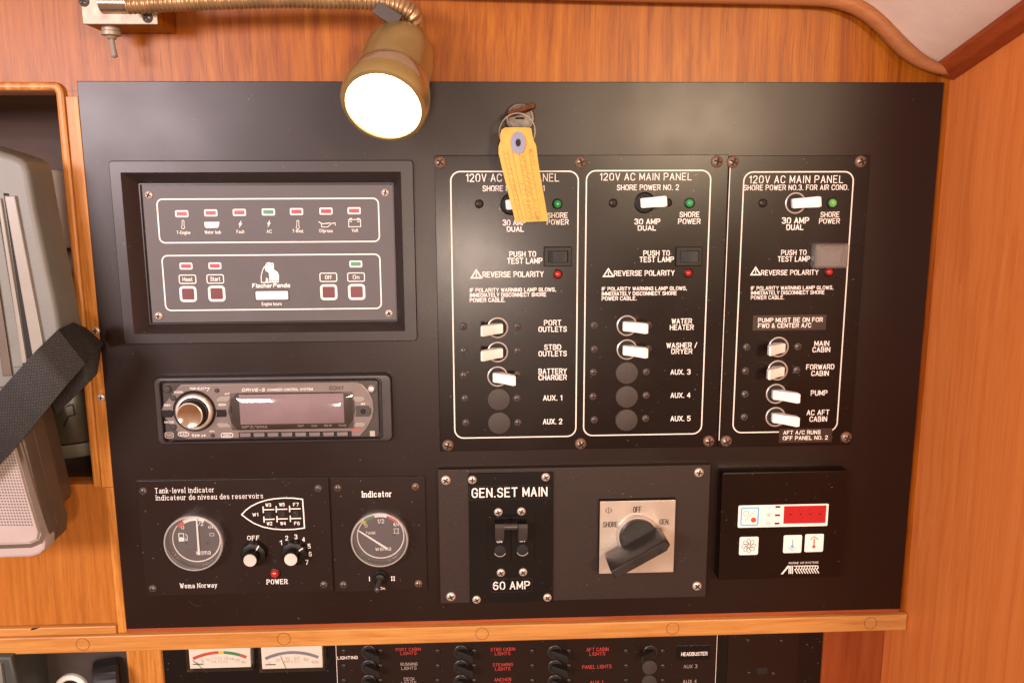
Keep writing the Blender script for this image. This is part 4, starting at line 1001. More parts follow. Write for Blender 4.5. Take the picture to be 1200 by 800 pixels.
warn(b, 558.2, 321, 6, 4.6); T(b, 'REVERSE POLARITY', 565.6, 318.2, 637, 324.6, AL, B_)
T(b, 'IF POLARITY WARNING LAMP GLOWS,', 550.5, 337.4, 651.5, 341.8, AL, .22); T(b, 'IMMEDIATELY DISCONNECT SHORE', 550.5, 343.2, 640, 347.6, AL, .22); T(b, 'POWER CABLE.', 550.5, 349.2, 592, 353.8, AL, .22)
for r_, y_ in (('PORT', 375), ('OUTLETS', 382.6), ('STBD', 403.6), ('OUTLETS', 411.2), ('BATTERY', 431.8), ('CHARGER', 439), ('AUX. 1', 463), ('AUX. 2', 490.6)):
    hw = {'PORT': 10, 'OUTLETS': 16.4, 'STBD': 9.8, 'BATTERY': 16.4, 'CHARGER': 16.4, 'AUX. 1': 11, 'AUX. 2': 11.2}[r_]; T(b, r_, 647.6 - hw, y_, 647.6 + hw, y_ + 6, AL, B_)
b.obj('lettering', ap); b = MB('ink')
T(b, '120V AC MAIN PANEL', 703, 203, 810.5, 211.3, AL, .135, gap=2.1); T(b, 'SHORE POWER NO. 2', 723, 216.6, 795.5, 222.8, AL, .17)
T(b, 'SHORE', 796.5, 248.4, 819.5, 254.4, AL, .19); T(b, 'POWER', 794.8, 256.4, 820.8, 262.4, AL, .19)
T(b, '30 AMP', 743.6, 256.6, 773.6, 262.8, AL, .22); T(b, 'DUAL', 747.5, 264.4, 768.8, 270, AL, .22)
T(b, 'PUSH TO', 754, 293.6, 784.8, 299.6, AL, B_); T(b, 'TEST LAMP', 749.6, 301, 789.6, 307, AL, B_)
warn(b, 713, 319.4, 5.8, 4.4); T(b, 'REVERSE POLARITY', 719.6, 317, 790.4, 323, AL, B_)
T(b, 'IF POLARITY WARNING LAMP GLOWS,', 705.2, 336, 804.8, 340.2, AL, .22); T(b, 'IMMEDIATELY DISCONNECT SHORE', 705.2, 341.7, 793, 346, AL, .22); T(b, 'POWER CABLE.', 705.2, 347.5, 746, 351.8, AL, .22)
for r_, y_ in (('WATER', 373.3), ('HEATER', 380.6), ('WASHER /', 401.5), ('DRYER', 408.6), ('AUX. 3', 432.8), ('AUX. 4', 460), ('AUX. 5', 487.2)):
    hw = {'WATER': 11.8, 'HEATER': 13.8, 'WASHER /': 17.8, 'DRYER': 12.2}.get(r_, 11.6); x_ = 799 if r_ in ('WATER', 'HEATER', 'WASHER /', 'DRYER') else 797.5; T(b, r_, x_ - hw, y_, x_ + hw, y_ + 5.8, AL, B_)
b.obj('lettering', ap)
toggle(598.5, 239.5, 1, AD, ap, tilt=.10, ringmat='black')
screw('black', 561.5, 239, 5, AD, ap)
led(653, 239, AD, ap, 'greenlens', .0033); led(653.5, 321, AD, ap, 'redlens', .0030); rocker(637, 289, 669.5, 312, AD, ap)
for y_, ln in ((383.8, -1), (412.2, -1), (440.8, 1)): toggle(583.2, y_, ln, AD, ap, 'white')
plug(584.5, 467.4, AD, ap); plug(585, 495, AD, ap)
for q in ((543, 382.5), (543.3, 411), (543.3, 439.5), (545, 466.5), (546, 495), (606, 382.5), (606.3, 411), (606.3, 439), (606, 466.3), (607, 494.8)): screw('dull', *q, 4.4, AD, ap)
toggle(755.5, 237.5, 1, AD, ap, tilt=.10, ringmat='black'); screw('black', 718.5, 238, 5, AD, ap); screw('black', 783, 237.5, 4.6, AD, ap)
led(808, 238, AD, ap, 'greenlens', .0033); led(806.3, 319.6, AD, ap, 'redlens', .0030); rocker(791.5, 289, 822, 311.5, AD, ap)
for y_ in (381.3, 409.3): toggle(734.6, y_, 1, AD, ap, r=.0078)
for q in ((734.3, 436.5), (734.3, 464.3), (734, 491.6)): plug(*q, AD, ap)
for q in ((696.4, 381), (696.5, 409), (695.5, 436), (695, 464.3), (696.3, 491.7), (760, 381), (759.5, 408.8), (757.3, 435.5), (757.2, 463), (756.5, 490)): screw('dull', *q, 4.4, AD, ap)

a2 = quad((850.8, 182), (1017, 182.5), (1000, 521), (845.6, 524), AD)
aq = thing('breaker_panel', 'narrow black breaker panel for air conditioning with two stuck-on label strips', 'breaker panel', ((a2[0] + a2[1]) / 2, 0, (a2[2] + a2[3]) / 2), 'mains breaker panels')
MB('plate').box(*a2, .0001, AD, .0004, .0008).obj('plate', aq)
for q in ((858.5, 190), (1008.5, 189.5), (851, 516.5), (991.5, 512)): screw('bronze', *q, 6.7, AD, aq)
b = MB('ink_thin'); outline(b, (869.5, 201.5), (998, 201.5), (983, 504), (861, 507.5), AL, gap=(912, 975))
xe = (a2[0] + .0006); b.ribbon([(xe, a2[2] + .006), (xe, a2[3] - .004)], .0006, AL); b.obj('border_line', aq)
b = MB('ink')
T(b, '120V AC MAIN PANEL', 878, 206, 988, 214.6, AL, .135, gap=2.3); T(b, 'SHORE POWER NO.3. FOR AIR COND.', 871.5, 216.8, 994.5, 222.8, AL, .16)
T(b, 'SHORE', 961.6, 248.4, 983.6, 254.4, AL, .17); T(b, 'POWER', 960, 256, 984, 262, AL, .17)
T(b, '30 AMP', 916.4, 255, 948, 261.8, AL, .22); T(b, 'DUAL', 921.6, 263.2, 941.5, 269.4, AL, .22)
T(b, 'PUSH TO', 915.5, 293, 945, 298.8, AL, .18); T(b, 'TEST LAMP', 911.5, 300.4, 949, 306.4, AL, .18)
warn(b, 885.6, 317.6, 5.6, 4.3); T(b, 'REVERSE POLARITY', 892, 316.4, 959, 322.2, AL, .18)
T(b, 'IF POLARITY WARNING LAMP GLOWS,', 880, 335.2, 976.4, 339.4, AL, .2); T(b, 'IMMEDIATELY DISCONNECT SHORE', 880, 340.7, 966, 344.9, AL, .2); T(b, 'POWER CABLE.', 880, 346.4, 919, 350.6, AL, .2)
for r_, xa, xb, y_ in (('MAIN', 954.5, 971.5, 399.4), ('CABIN', 952.3, 972.7, 406.6), ('FORWARD', 945, 977.5, 426.8), ('CABIN', 951, 971, 434.3), ('PUMP', 950.3, 969.5, 457.3), ('AC AFT', 945.5, 971.8, 480.2), ('CABIN', 948.8, 969, 487.8)):
    T(b, r_, xa, y_, xb, y_ + 5.8, AL, .18)
b.obj('lettering', aq)
for (l, t_, r_, bt), lines in (((882.3, 369, 968, 386.8), (('PUMP MUST BE ON FOR', 888.5, 964, 372.3, 377.3), ('FWD & CENTER A/C', 888.5, 950.5, 378.8, 383.8))), ((913, 501.8, 975, 518), (('AFT A/C RUNS', 918, 961.5, 504.2, 508.6), ('OFF PANEL NO. 2', 917.5, 970, 510.6, 515)))):
    x = quad((l, t_), (r_, t_), (r_ - .5, bt), (l - .5, bt), AD)
    s_ = MB('strip').box(*x, AD + .00005, AD + .0004, .0001).obj('label_strip', aq); q = MB('ink')
    for tx, xa, xb, ya, yb in lines: T(q, tx, xa, ya, xb, yb, AD + .00045, .2)
    q.obj('strip_lettering', s_)
toggle(932, 238, 1, AD, aq, tilt=.10, ringmat='aluring'); screw('black', 894, 238, 5, AD, aq)
led(975, 238, AD, aq, 'greenlens_b', .0034); led(971, 318.4, AD, aq, 'redlens', .0030)
rk = rocker(956, 288, 988, 311, AD, aq)
x0, x1, z0, z1 = quad((952.5, 285), (993, 284.5), (992, 314), (951.5, 315), AD + .003)
b = MB('guard'); o = rrect(x0, x1, z0, z1, .0025, 5); b.loops([rg(o, AD + .0001), rg(o, AD + .0050), rg(inset(o, .0008), AD + .0066), rg(inset(o, .0022), AD + .0072)], False, True); b.obj('clear_guard', rk)
for px, py, ln in ((912, 406.3, -1), (911, 433.6, -1), (909, 461, 1), (908.5, 488, 1)): toggle(px, py, ln, AD, aq)
for q in ((875, 406.5), (873.6, 434.4), (873, 461.5), (872, 488.3), (935, 406), (933.5, 433.4)): screw('dull', *q, 4.4, AD, aq)

# ------------------------------------------------------------------ wide plate with generator breaker and selector switch
WP = .0070
wq = quad((511, 552), (832.5, 543), (827.5, 697), (518, 708.5), WP)
wp = thing('mounting_plate', 'wide textured black plate with nickel screws behind breaker and rotary switch', 'mounting plate', ((wq[0] + wq[1]) / 2, 0, (wq[2] + wq[3]) / 2))
MB('grit').box(*wq, .0001, WP, .0005, .0006).obj('plate', wp)
for q in ((522.5, 562.3), (528.5, 698.4), (819, 553.2), (816.7, 686)): screw('nickel', *q, 5.6, WP, wp)

GD = WP + .0024
gq = quad((547, 555), (647.5, 553.2), (649, 704), (552.5, 707), GD)
gb = thing('generator_breaker', 'black generator main breaker with a joined double lever marked 60 AMP', 'breaker', ((gq[0] + gq[1]) / 2, -WP, (gq[2] + gq[3]) / 2))
MB('gloss').box(*gq, WP + .0001, GD, .0003, .0006).obj('plate', gb)
for q in ((553.5, 562), (639.5, 558.7), (558.5, 702), (641.5, 699.5), (584, 599.6), (611, 598.8), (587, 670.5), (613, 669.8)): screw('nickel', *q, 5.0, GD, gb)
for (l, t_, r_, bt), (tx, xa, xb, ya, yb), w2 in (((550, 567.5), None, None, None, None)[0:0] or ((550, 568.5, 644.8, 584.5), ('GEN.SET MAIN', 553, 641.2, 571.2, 581.8), .17), ((575.2, 677.3, 623.8, 693), ('60 AMP', 578, 620.8, 681, 690), .16)):
    x = quad((l, t_ + .5), (r_, t_ - .5), (r_, bt - .5), (l, bt + .5), GD)
    s_ = MB('gloss').box(*x, GD + .00005, GD + .0005, .0001).obj('label_strip', gb); q = MB('ink_thin')
    q.ribbon(rrect(x[0] + .0002, x[1] - .0002, x[2] + .0002, x[3] - .0002, .0003, 2), .00016, GD + .00055, closed=True); q.mats = ['plug']
    q.obj('strip_edge', s_); q = MB('ink'); T(q, tx, xa, ya, xb, yb, GD + .0006, w2, gap=2.1); q.obj('strip_lettering', s_)
x = quad((570.8, 606.5), (625.6, 605), (626.4, 656), (572.5, 657.8), GD)
b = MB('gloss'); mid = (x[0] + x[1]) / 2
b.box(x[0], mid - .0002, x[2], x[3], GD, GD + .0012, .0003); b.box(mid + .0002, x[1], x[2], x[3], GD, GD + .0012, .0003); bk = b.obj('breaker_body', gb)
b = MB('radiodark'); H1 = GD + .0012
for cx in (585.2, 612):
    xa = xz(cx - 5.2, 630, H1)[0]; xb = xz(cx + 5.2, 630, H1)[0]; zt = xz(cx, 622, H1 + .012)[1]; zb = xz(cx, 635, H1)[1]
    pr = [(zb + .006, H1 - .001), (zb + .001, H1 + .0008), (zb + .0035, H1 + .0055), (zt - .001, H1 + .0115), (zt + .0028, H1 + .0125), (zt + .0052, H1 + .011), (zt + .004, H1 + .006), (zt, H1 - .001)]
    b.loops([[(X, -q[1], q[0]) for q in pr] for X in (xb, xb - .0005, xa + .0005, xa)])
zt = xz(598, 622, H1 + .012)[1]
xa = xz(590.6, 620, H1 + .011)[0]; xb = xz(606.6, 620, H1 + .011)[0]
b.loops([[(X, -(H1 + .0095 + .0026 * math.sin(a_)), zt + .0028 + .0026 * math.cos(a_)) for a_ in [2 * math.pi * k / 12 for k in range(12)]] for X in (xb, xa)])
lv = b.obj('double_lever', bk)
b = MB('ink')
for cx, cy in ((585.3, 634), (612, 633)): T(b, 'ON', cx - 3, cy - 1.5, cx + 3, cy + 1.5, H1 + .0052, .2)
b.obj('lever_lettering', lv)
b = MB('aluring', 'hole')
for cx, cy in ((586, 645), (612.3, 644)):
    c = at(cx, cy, H1); b.m = 1; b.lathe(c, [(.0046, .0001), (.003, .0003), (0, .0004)], 24); b.m = 0
    b.ribbon([(c.x + .0048 * math.cos(D2R(a_)), c.z + .0048 * math.sin(D2R(a_))) for a_ in range(205, 336, 8)], .0005, H1 + .0004)
b.obj('lever_opening', bk)

# rotary transfer switch
SD = WP + .0052
sq = quad((702.3, 587.3), (791, 585.8), (790, 668.6), (703, 673), SD)
ss = thing('rotary_switch', 'square silver rotary switch with a thick black handle turned off-axis', 'rotary switch', ((sq[0] + sq[1]) / 2, -WP, (sq[2] + sq[3]) / 2))
b = MB('black', 'alu'); b.box(sq[0] - .0004, sq[1] + .0002, sq[2] - .0003, sq[3] + .0004, WP + .0001, SD - .0006, .0002); b.m = 1
b.box(*sq, SD - .0006, SD, .0002, .0004); b.obj('dial_plate', ss)
b = MB('ink_dark'); SL = SD + .00012
T(b, 'OFF', 742.2, 593.4, 751.4, 600, SL, .17); T(b, 'SHORE', 706.8, 611.2, 723.6, 617.2, SL, .17); T(b, 'GEN.', 773, 608, 784.6, 614, SL, .17)
c = xz(713.3, 597.8, SL); b.ribbon([(c[0], c[1] - .0028), (c[0], c[1] + .0028)], .0005, SL)
for s_ in (-1, 1): b.ribbon([(c[0] + s_ * .0012, c[1] + .0018), (c[0] + s_ * .0026, c[1]), (c[0] + s_ * .0012, c[1] - .0018)], .0005, SL)
b.obj('lettering', ss)
c = at(746.5, 626, SD)
b = MB('aluring'); b.lathe(c, [(.0174, 0), (.0172, .0022), (.0162, .0040), (.0152, .0040)], 48); b.obj('collar', ss)
b = MB('handle', 'hole')
b.lathe(c, [(.0154, .0038), (.0152, .0066), (.0144, .0072), (0, .0072)], 48)
ang = D2R(29.5); u = Vector((math.cos(ang), 0, math.sin(ang))); w_ = Vector((-math.sin(ang), 0, math.cos(ang)))
hp = lambda a_, t_, d: c + u * a_ + w_ * t_ + Vector((0, -d, 0))
bar = []
outl = lambda e: [(-.0308 + e, -.0083 + e), (.0150, -.0083 + e), (.0195 - e, -.0052), (.0195 - e, -.0022), (.0168 - e, .0002 - e), (-.0308 + e, .0002 - e)]
for d_, e in ((.0058, 0), (.0322, 0), (.0336, .0005), (.0342, .0013)): bar.append([hp(a_, t_, d_) for a_, t_ in outl(e)])
b.loops(bar)
b.m = 1; b.lathe(hp(.0100, -.0046, .0342), [(.0023, .0001), (.0018, .0002), (0, .0002)], 18)
b.obj('handle', ss)

# ------------------------------------------------------------------ air-conditioning controller
CDp = .0125
cq = quad((845.3, 556.2), (994, 548.2), (986, 675), (842.8, 680.5), CDp)
cc_ = thing('climate_control', 'black air conditioning control unit with red display and white touch keys', 'climate control', ((cq[0] + cq[1]) / 2, 0, (cq[2] + cq[3]) / 2))
MB('plate').box(*cq, .0001, CDp, .0012, .0016).obj('housing', cc_)
CL = CDp + .0002
x = quad((865, 593), (971, 588.8), (970, 614.6), (864.8, 619.2), CL)
b = MB('whiteplastic'); b.box(*x, CDp - .0002, CDp + .0002, 0, .0012); kp = b.obj('display_strip', cc_); CL = CDp + .0003
W_, H_ = x[1] - x[0], x[3] - x[2]; fx = lambda f: x[0] + W_ * f; fz = lambda f: x[2] + H_ * f
b = MB('redled', 'redseg'); b.box(fx(.505), fx(.975), fz(.14), fz(.93), CL - .0002, CL); b.m = 1
for k in range(4):
    xa, xb = fx(.545 + k * .108), fx(.545 + k * .108 + .07)
    text(b, '8', xa, fz(.26), xb, fz(.80), CL + .00006, .09, slant=.05)
b.obj('red_display', kp)
b = MB('sky', 'arcred', 'ink_dim', 'skypale', 'maroon')
b.ribbon(rrect(fx(.035), fx(.222), fz(.11), fz(.88), .0010, 4), .0012, CL, closed=True); b.m = 2
b.ribbon(circ(fx(.088), fz(.64), .0022, 18), .0004, CL, closed=True); b.ribbon([(fx(.08), fz(.30)), (fx(.178), fz(.74))], .0004, CL + .00003)
b.ribbon([(fx(.338) + .0018 * math.cos(t_) * abs(math.cos(2.5 * t_)), fz(.55) + .0018 * math.sin(t_) * abs(math.cos(2.5 * t_))) for t_ in [k * .16 for k in range(40)]], .00025, CL); b.m = 1
b.flat(circ(fx(.172), fz(.34), .0022, 16), CL + .00006); b.ribbon(circ(fx(.335), fz(.17), .0013, 14), .0003, CL, closed=True); b.m = 3
b.flat(circ(fx(.34), fz(.86), .0013, 14), CL + .00002); b.m = 4
for f in (.905, .53, .16): b.box(fx(.408), fx(.462), fz(f) - .0008, fz(f) + .0008, CL - .0001, CL + .0001)
b.obj('strip_marking', kp)
for (tl, tr, br, bl), kind in ((((866.5, 629), (888.6, 628), (888.4, 649), (866, 650.3)), 'fan'), (((918.4, 627), (939.8, 626), (939, 646.6), (917.4, 648)), 'down'), (((943.4, 625.8), (965.4, 624.6), (964.4, 645.4), (942.6, 646.8)), 'up')):
    q4 = quad(tl, tr, br, bl, CDp); k = MB('whiteplastic').box(*q4, CDp - .0002, CDp + .0002, 0, .0013).obj('touch_key', cc_)
    cx, cz = (q4[0] + q4[1]) / 2, (q4[2] + q4[3]) / 2; q = MB('ink_dark', 'sky', 'arcred')
    if kind == 'fan':
        for j in range(8):
            a0 = 2 * math.pi * j / 8; u0 = Vector((math.cos(a0), math.sin(a0))); v0 = Vector((-u0.y, u0.x))
            q.ribbon([tuple(Vector((cx, cz)) + u0 * (.0035 + .0024 * math.cos(t_)) + v0 * (.0015 * math.sin(t_) + .0007 * math.cos(t_))) for t_ in [k_ * math.pi / 7 for k_ in range(14)]], .00036, CL + j * .00001, closed=True)
    else:
        sg = 1 if kind == 'up' else -1; q.m = 2 if kind == 'up' else 1; px_ = cx - .0001
        q.ribbon([(px_ - .0032, cz + sg * .0030), (px_, cz + sg * .0056), (px_ + .0032, cz + sg * .0030)], .0006, CL)
        q.ribbon([(px_, cz + .0034), (px_, cz - .0024)], .0010 if kind == 'up' else .0008, CL + .00002); q.flat(circ(px_, cz - (.0032 if kind == 'up' else .0022), .0014, 14), CL + .00004)
    q.obj('key_symbol', k)
b = MB('ink')
T(b, 'MARINE AIR SYSTEMS', 924.5, 657.8, 959, 660, CL, .14); za, zb = xz(938, 662, CL)[1], xz(938, 671.8, CL)[1]
b.flat([xz(915, 672.4, CL), xz(917.4, 672.3, CL), xz(924, 664.5, CL), xz(924.2, 662.2, CL), xz(923, 662.3, CL)], CL)
for x_ in (924.8, 926.8, 928.8): b.ribbon([xz(x_, 662.4, CL), xz(x_ - .2, 671.8, CL)], .0009, CL, ext=0)
for k in range(9):
    x_ = 930.8 + 3.15 * k; dy = -.05 * k
    b.ribbon([xz(x_, 662.6 + dy, CL), xz(x_ + 2.6, 663.4 + dy, CL), xz(x_ + 2.6, 665.8 + dy, CL), xz(x_ + .6, 667 + dy, CL), xz(x_ + 3.4, 671.4 + dy, CL)], .00075, CL + (k % 4) * .00003)
b.obj('lettering', cc_)

# ------------------------------------------------------------------ key, ring and paper tag
kc = at(609, 138, .0045)
ky = MB('keybrown')
u = Vector((.955, -.12, .27)).normalized(); bw = []
for t_, hw in ((-.0112, .0014), (-.0098, .0030), (-.004, .0036), (.004, .0036), (.0098, .0030), (.0116, .0014)):
    p = kc + Vector((.0003, -.011, .0042)) + u * t_; bw.append([p + Vector((0, -hw * 1.6, -.001)), p + Vector((0, -hw * .9, hw * .7)), p + Vector((0, hw * .9, hw * .7)), p + Vector((0, hw * 1.6, .001)), p + Vector((0, hw * .9, -hw * .7)), p + Vector((0, -hw * .9, -hw * .7))])
ky.loops(bw); ky.loops([[kc + Vector((x_ * .8, y_, z_)) for x_, z_ in ((-.003, .002), (.003, .002), (.003, .0042), (-.003, .0042))] for y_ in (.002, -.010)])
tag(ky.obj('key'), 'brown bronze key left in the lock of the black board', 'key')
rc = at(606, 155, .0215); rn = MB('wornsteel')
R1 = .0130; pts = []
for k in range(41):
    a_ = 2 * math.pi * k / 40; pts.append(rc + Vector((R1 * math.cos(a_), -.006 * math.sin(a_ + .6), R1 * math.sin(a_))))
rn.tube(pts, .00055, 8, cap=False); tag(rn.obj('key_ring'), 'thin wire ring joining the key to the yellow tag', 'key ring')
# paper tag: a curved sheet
tg_ = MB('tag'); rows = []
prof = [(149.5, 592, 619), (152, 588, 622.5), (158, 586, 623.5), (165, 586.5, 625), (172, 584.2, 628.2), (180, 584.3, 629.2), (200, 589, 632), (220, 594, 635.4), (240, 599, 639), (255, 602.8, 641.6), (260.5, 604.2, 642.4)]
for side in (0, 1):
    for i, (py, xl, xr) in enumerate(prof):
        f = i / (len(prof) - 1); row = []
        for k in range(7):
            g_ = k / 6; dpt = .0230 - .0012 * f + .0012 * math.sin(f * 4) + .0018 * math.sin(g_ * 3.14) - side * .0004
            row.append(at(xl + (xr - xl) * g_, py - (1.4 if 0 < i else 0) * g_, dpt))
        rows.append(row)
n = len(prof); ids = [[tg_.P(p) for p in r] for r in rows]
for i in range(n - 1):
    for k in range(6):
        tg_.F(ids[i][k], ids[i + 1][k], ids[i + 1][k + 1], ids[i][k + 1]); tg_.F(ids[n + i][k], ids[n + i][k + 1], ids[n + i + 1][k + 1], ids[n + i + 1][k])
to = tg_.obj('paper_tag'); tag(to, 'yellow paper tag with pencil writing hanging from the key', 'tag')


def ontag(g_, f, off=.0004):
    i = f * (len(prof) - 1); j = min(int(i), len(prof) - 2); t_ = i - j
    py = prof[j][0] * (1 - t_) + prof[j + 1][0] * t_; xl = prof[j][1] * (1 - t_) + prof[j + 1][1] * t_; xr = prof[j][2] * (1 - t_) + prof[j + 1][2] * t_
    return at(xl + (xr - xl) * g_, py - 1.4 * g_, .0230 - .0012 * f + .0012 * math.sin(f * 4) + .0018 * math.sin(g_ * 3.14) + off)


b = MB('tagblue', 'hole')
cen = ontag(.53, .345, .0007); ids = [b.P(cen + Vector((.0054 * math.cos(k * math.pi / 14), -.0002, .0080 * math.sin(k * math.pi / 14)))) for k in range(28)]; b.F(*ids)
b.m = 1; ids = [b.P(cen + Vector((.0019 * math.cos(k * math.pi / 8), -.0005, .0028 * math.sin(k * math.pi / 8)))) for k in range(16)]; b.F(*ids); b.obj('eyelet', to)
b = MB('pencil')


def pencil(pts, r=.00016): b.tube(pts, r, 4)


for g_ in (.13, .24, .36, .52, .66, .80): pencil([ontag(g_, .46 + k * .048, .0003) for k in range(11)], .00012)
for g_, f0, n_ in ((.58, .42, 18), (.70, .62, 12), (.46, .68, 10), (.20, .50, 12), (.85, .45, 6)):
    x_ = f0
    for k in range(n_):
        a_ = random.random(); p_ = [ontag(g_ - .05, x_, .0003), ontag(g_ + .045, x_ + .008 * a_, .0003)]
        if a_ > .4: p_.append(ontag(g_ + .045, x_ + .016, .0003))
        if a_ > .65: p_.append(ontag(g_ - .03, x_ + .016, .0003))
        pencil(p_); x_ += .030
        if x_ > .96: break
b.obj('pencil_writing', to)

# ------------------------------------------------------------------ gooseneck reading lamp
lens_c = at(449.5, 124.5, .088)
vdir = (CAM_LOC - lens_c).normalized()
img = CAM_R @ Vector((-.30, -.954, 0)); img = (img - vdir * img.dot(vdir)).normalized()
th = D2R(38); nrm = (vdir * math.cos(th) + img * math.sin(th)).normalized(); back = -nrm
RL = .0234
lp = thing('reading_lamp', 'lit brass gooseneck reading lamp hanging over the black board', 'lamp', at(140, 10, 0))
hd = MB('brass')
hd.lathe(lens_c, [(RL * 1.0, .0045), (RL * 1.005, .0006), (RL * 1.06, -.0014), (RL * 1.16, -.0006), (RL * 1.225, .002), (RL * 1.24, .006), (RL * 1.225, .0105)], 56, axis=back)
hd.lathe(lens_c, [(RL * 1.06, .0262), (RL * 1.055, .040), (RL * 1.04, .052), (RL * .98, .063), (RL * .83, .0715), (RL * .55, .077), (RL * .22, .079), (0, .0793)], 56, axis=back)
ho = hd.obj('lamp_head', lp)
bd = MB('brassband'); bd.lathe(lens_c, [(RL * 1.22, .0103), (RL * 1.225, .0112), (RL * 1.17, .0200), (RL * 1.09, .0255), (RL * 1.055, .0266)], 56, axis=back); bd.obj('band', ho)
ln = MB('lens'); ln.lathe(lens_c, [(RL * 1.0, .0036), (RL * .8, .0026), (RL * .4, .0020), (0, .0018)], 48, axis=back); ln.obj('lens', ho)
# neck
hx = lens_c + back * .074
npx = [(150, 6, .046), (182, 4, .047), (240, 1.5, .048), (320, -1.0, .050), (390, 0.0, .050), (435, 1.5, .049), (458, 4.5, .048), (475, 11, .046), (485, 22, .042)]
np_ = [at(*q) for q in npx] + [hx + back * .006 + Vector((.004, 0, .004)), hx]
cv = []
for i in range(len(np_) - 1):
    p0 = np_[max(i - 1, 0)]; p1 = np_[i]; p2 = np_[i + 1]; p3 = np_[min(i + 2, len(np_) - 1)]; m_ = max(6, int((p2 - p1).length / .00045))
    for k in range(m_):
        t_ = k / m_; cv.append(0.5 * ((2 * p1) + (p2 - p0) * t_ + (2 * p0 - 5 * p1 + 4 * p2 - p3) * t_ ** 2 + (3 * p1 - p0 - 3 * p2 + p3) * t_ ** 3))
nk = MB('hose'); dist = [0.0]
for i in range(1, len(cv)): dist.append(dist[-1] + (cv[i] - cv[i - 1]).length)
nk.tube(cv, lambda i: .0058 + .00055 * math.sin(2 * math.pi * dist[i] / .0030), 14); nk.obj('flexible_neck', lp)
cl = MB('radiodark'); i0 = min(range(len(cv)), key=lambda i: (cv[i] - at(447, 3, .049)).length)
p0 = at(441, 9, .053); p1 = at(462, 22, .053); uu = (p1 - p0).normalized(); ww = uu.cross(Vector((0, -1, 0))).normalized()
cl.loops([[q + ww * .0045 + Vector((0, -.003, 0)), q - ww * .0040 + Vector((0, -.003, 0)), q - ww * .0040 + Vector((0, .004, 0)), q + ww * .0045 + Vector((0, .004, 0))] for q in (p0, p0 + uu * .002, p1, p1 + uu * .004)]); cl.obj('clip', lp)
# bracket: wood block, metal cover, toggle
bx = quad((93, -40), (182, -40), (182.5, 28.5), (95, 29), .036)
MB('teak').box(bx[0] + .0004, bx[1] - .0004, bx[2] + .0004, bx[3], WD + .0002, .0345, .0006).obj('wood_block', lp)
b = MB('wornsteel'); b.box(*bx, .0346, .0360, .0005, .0008); cvr = b.obj('cover_plate', lp)
xa, xb, za, zb = quad((112, -2), (182, -6), (182, 9), (118, 10), .043)
b = MB('brassband'); b.loops([[(X, -(.0362 + .0085 * max(0, math.sin(a_))), (za + zb) / 2 + .0065 * math.cos(a_)) for a_ in [math.pi * k / 10 for k in range(11)]] for X in (xb, xa)]); b.obj('neck_socket', lp)
for px, py in ((98.5, 2), (173, 21)): screw('dull', px, py, 5.2, .036, lp)
tb = Vector((at(131, 31, .020).x, -.022, bx[2])); b = MB('wornsteel')
b.lathe(tb, [(.0062, -.001), (.0062, .0022), (.0052, .0024), (.0066, .0026), (.0066, .0050), (.0040, .0056), (.0030, .0075), (0, .0075)], 20, axis=(0, 0, -1)); tw = b.obj('toggle_switch', lp)
b = MB('casehi'); q0 = tb + Vector((0, 0, -.006)); b.tube([q0, q0 + Vector((.0010, -.0015, -.006)), q0 + Vector((.0022, -.003, -.0135)), q0 + Vector((.0023, -.0031, -.0142))], lambda i: (.0014, .0017, .0022, .0012)[i], 12); b.obj('lever', tw)
# the lamp's own light, just in front of its glass
sl = bpy.data.lights.new('lamp_light', 'SPOT'); sl.energy = 4.0; sl.color = (1.0, .80, .50); sl.spot_size = D2R(118); sl.spot_blend = 1.0; sl.shadow_soft_size = .02
so_ = bpy.data.objects.new('lamp_light', sl); COL.objects.link(so_); so_.location = lens_c + nrm * .012; so_.rotation_euler = nrm.to_track_quat('-Z', 'Y').to_euler()

# ------------------------------------------------------------------ grey portable unit and strap at the left
pu = thing('portable_radio', 'grey plastic portable unit with ribbed front and speaker grille strapped by the locker', 'radio', at(20, 600, .0))
b = MB('casegrey'); DA = .030
pa = [(-120, 150), (-30, 164), (10, 174), (40, 183.5), (50, 187.5), (56, 193), (59.5, 202), (66, 240), (78, 300), (89, 352), (94.5, 385), (97, 410), (60, 470), (10, 520), (-120, 560)]
b.prism([xz(*q, DA - .018) for q in pa][::-1], DA - .020, DA + .014, .0045); b.obj('shell', pu)
DB = DA + .0142
b = MB('casehi', 'casetaupe', 'hole', 'casegrey')
sft = lambda q, d: xz(*q, d)


def ridge(c0, c1, wpx, mat, h=.0022):
    p0, p1 = Vector(xz(*c0, DB)), Vector(xz(*c1, DB)); t_ = (p1 - p0).normalized(); n_ = Vector((-t_.y, t_.x)); w0 = wpx * .0003
    b.m = mat; b.prism([tuple(q) for q in (p0 - n_ * w0, p1 - n_ * w0 * 1.25, p1 + n_ * w0 * 1.25, p0 + n_ * w0 + t_ * .0006)][::-1], DB - .001, DB + h, .0007)


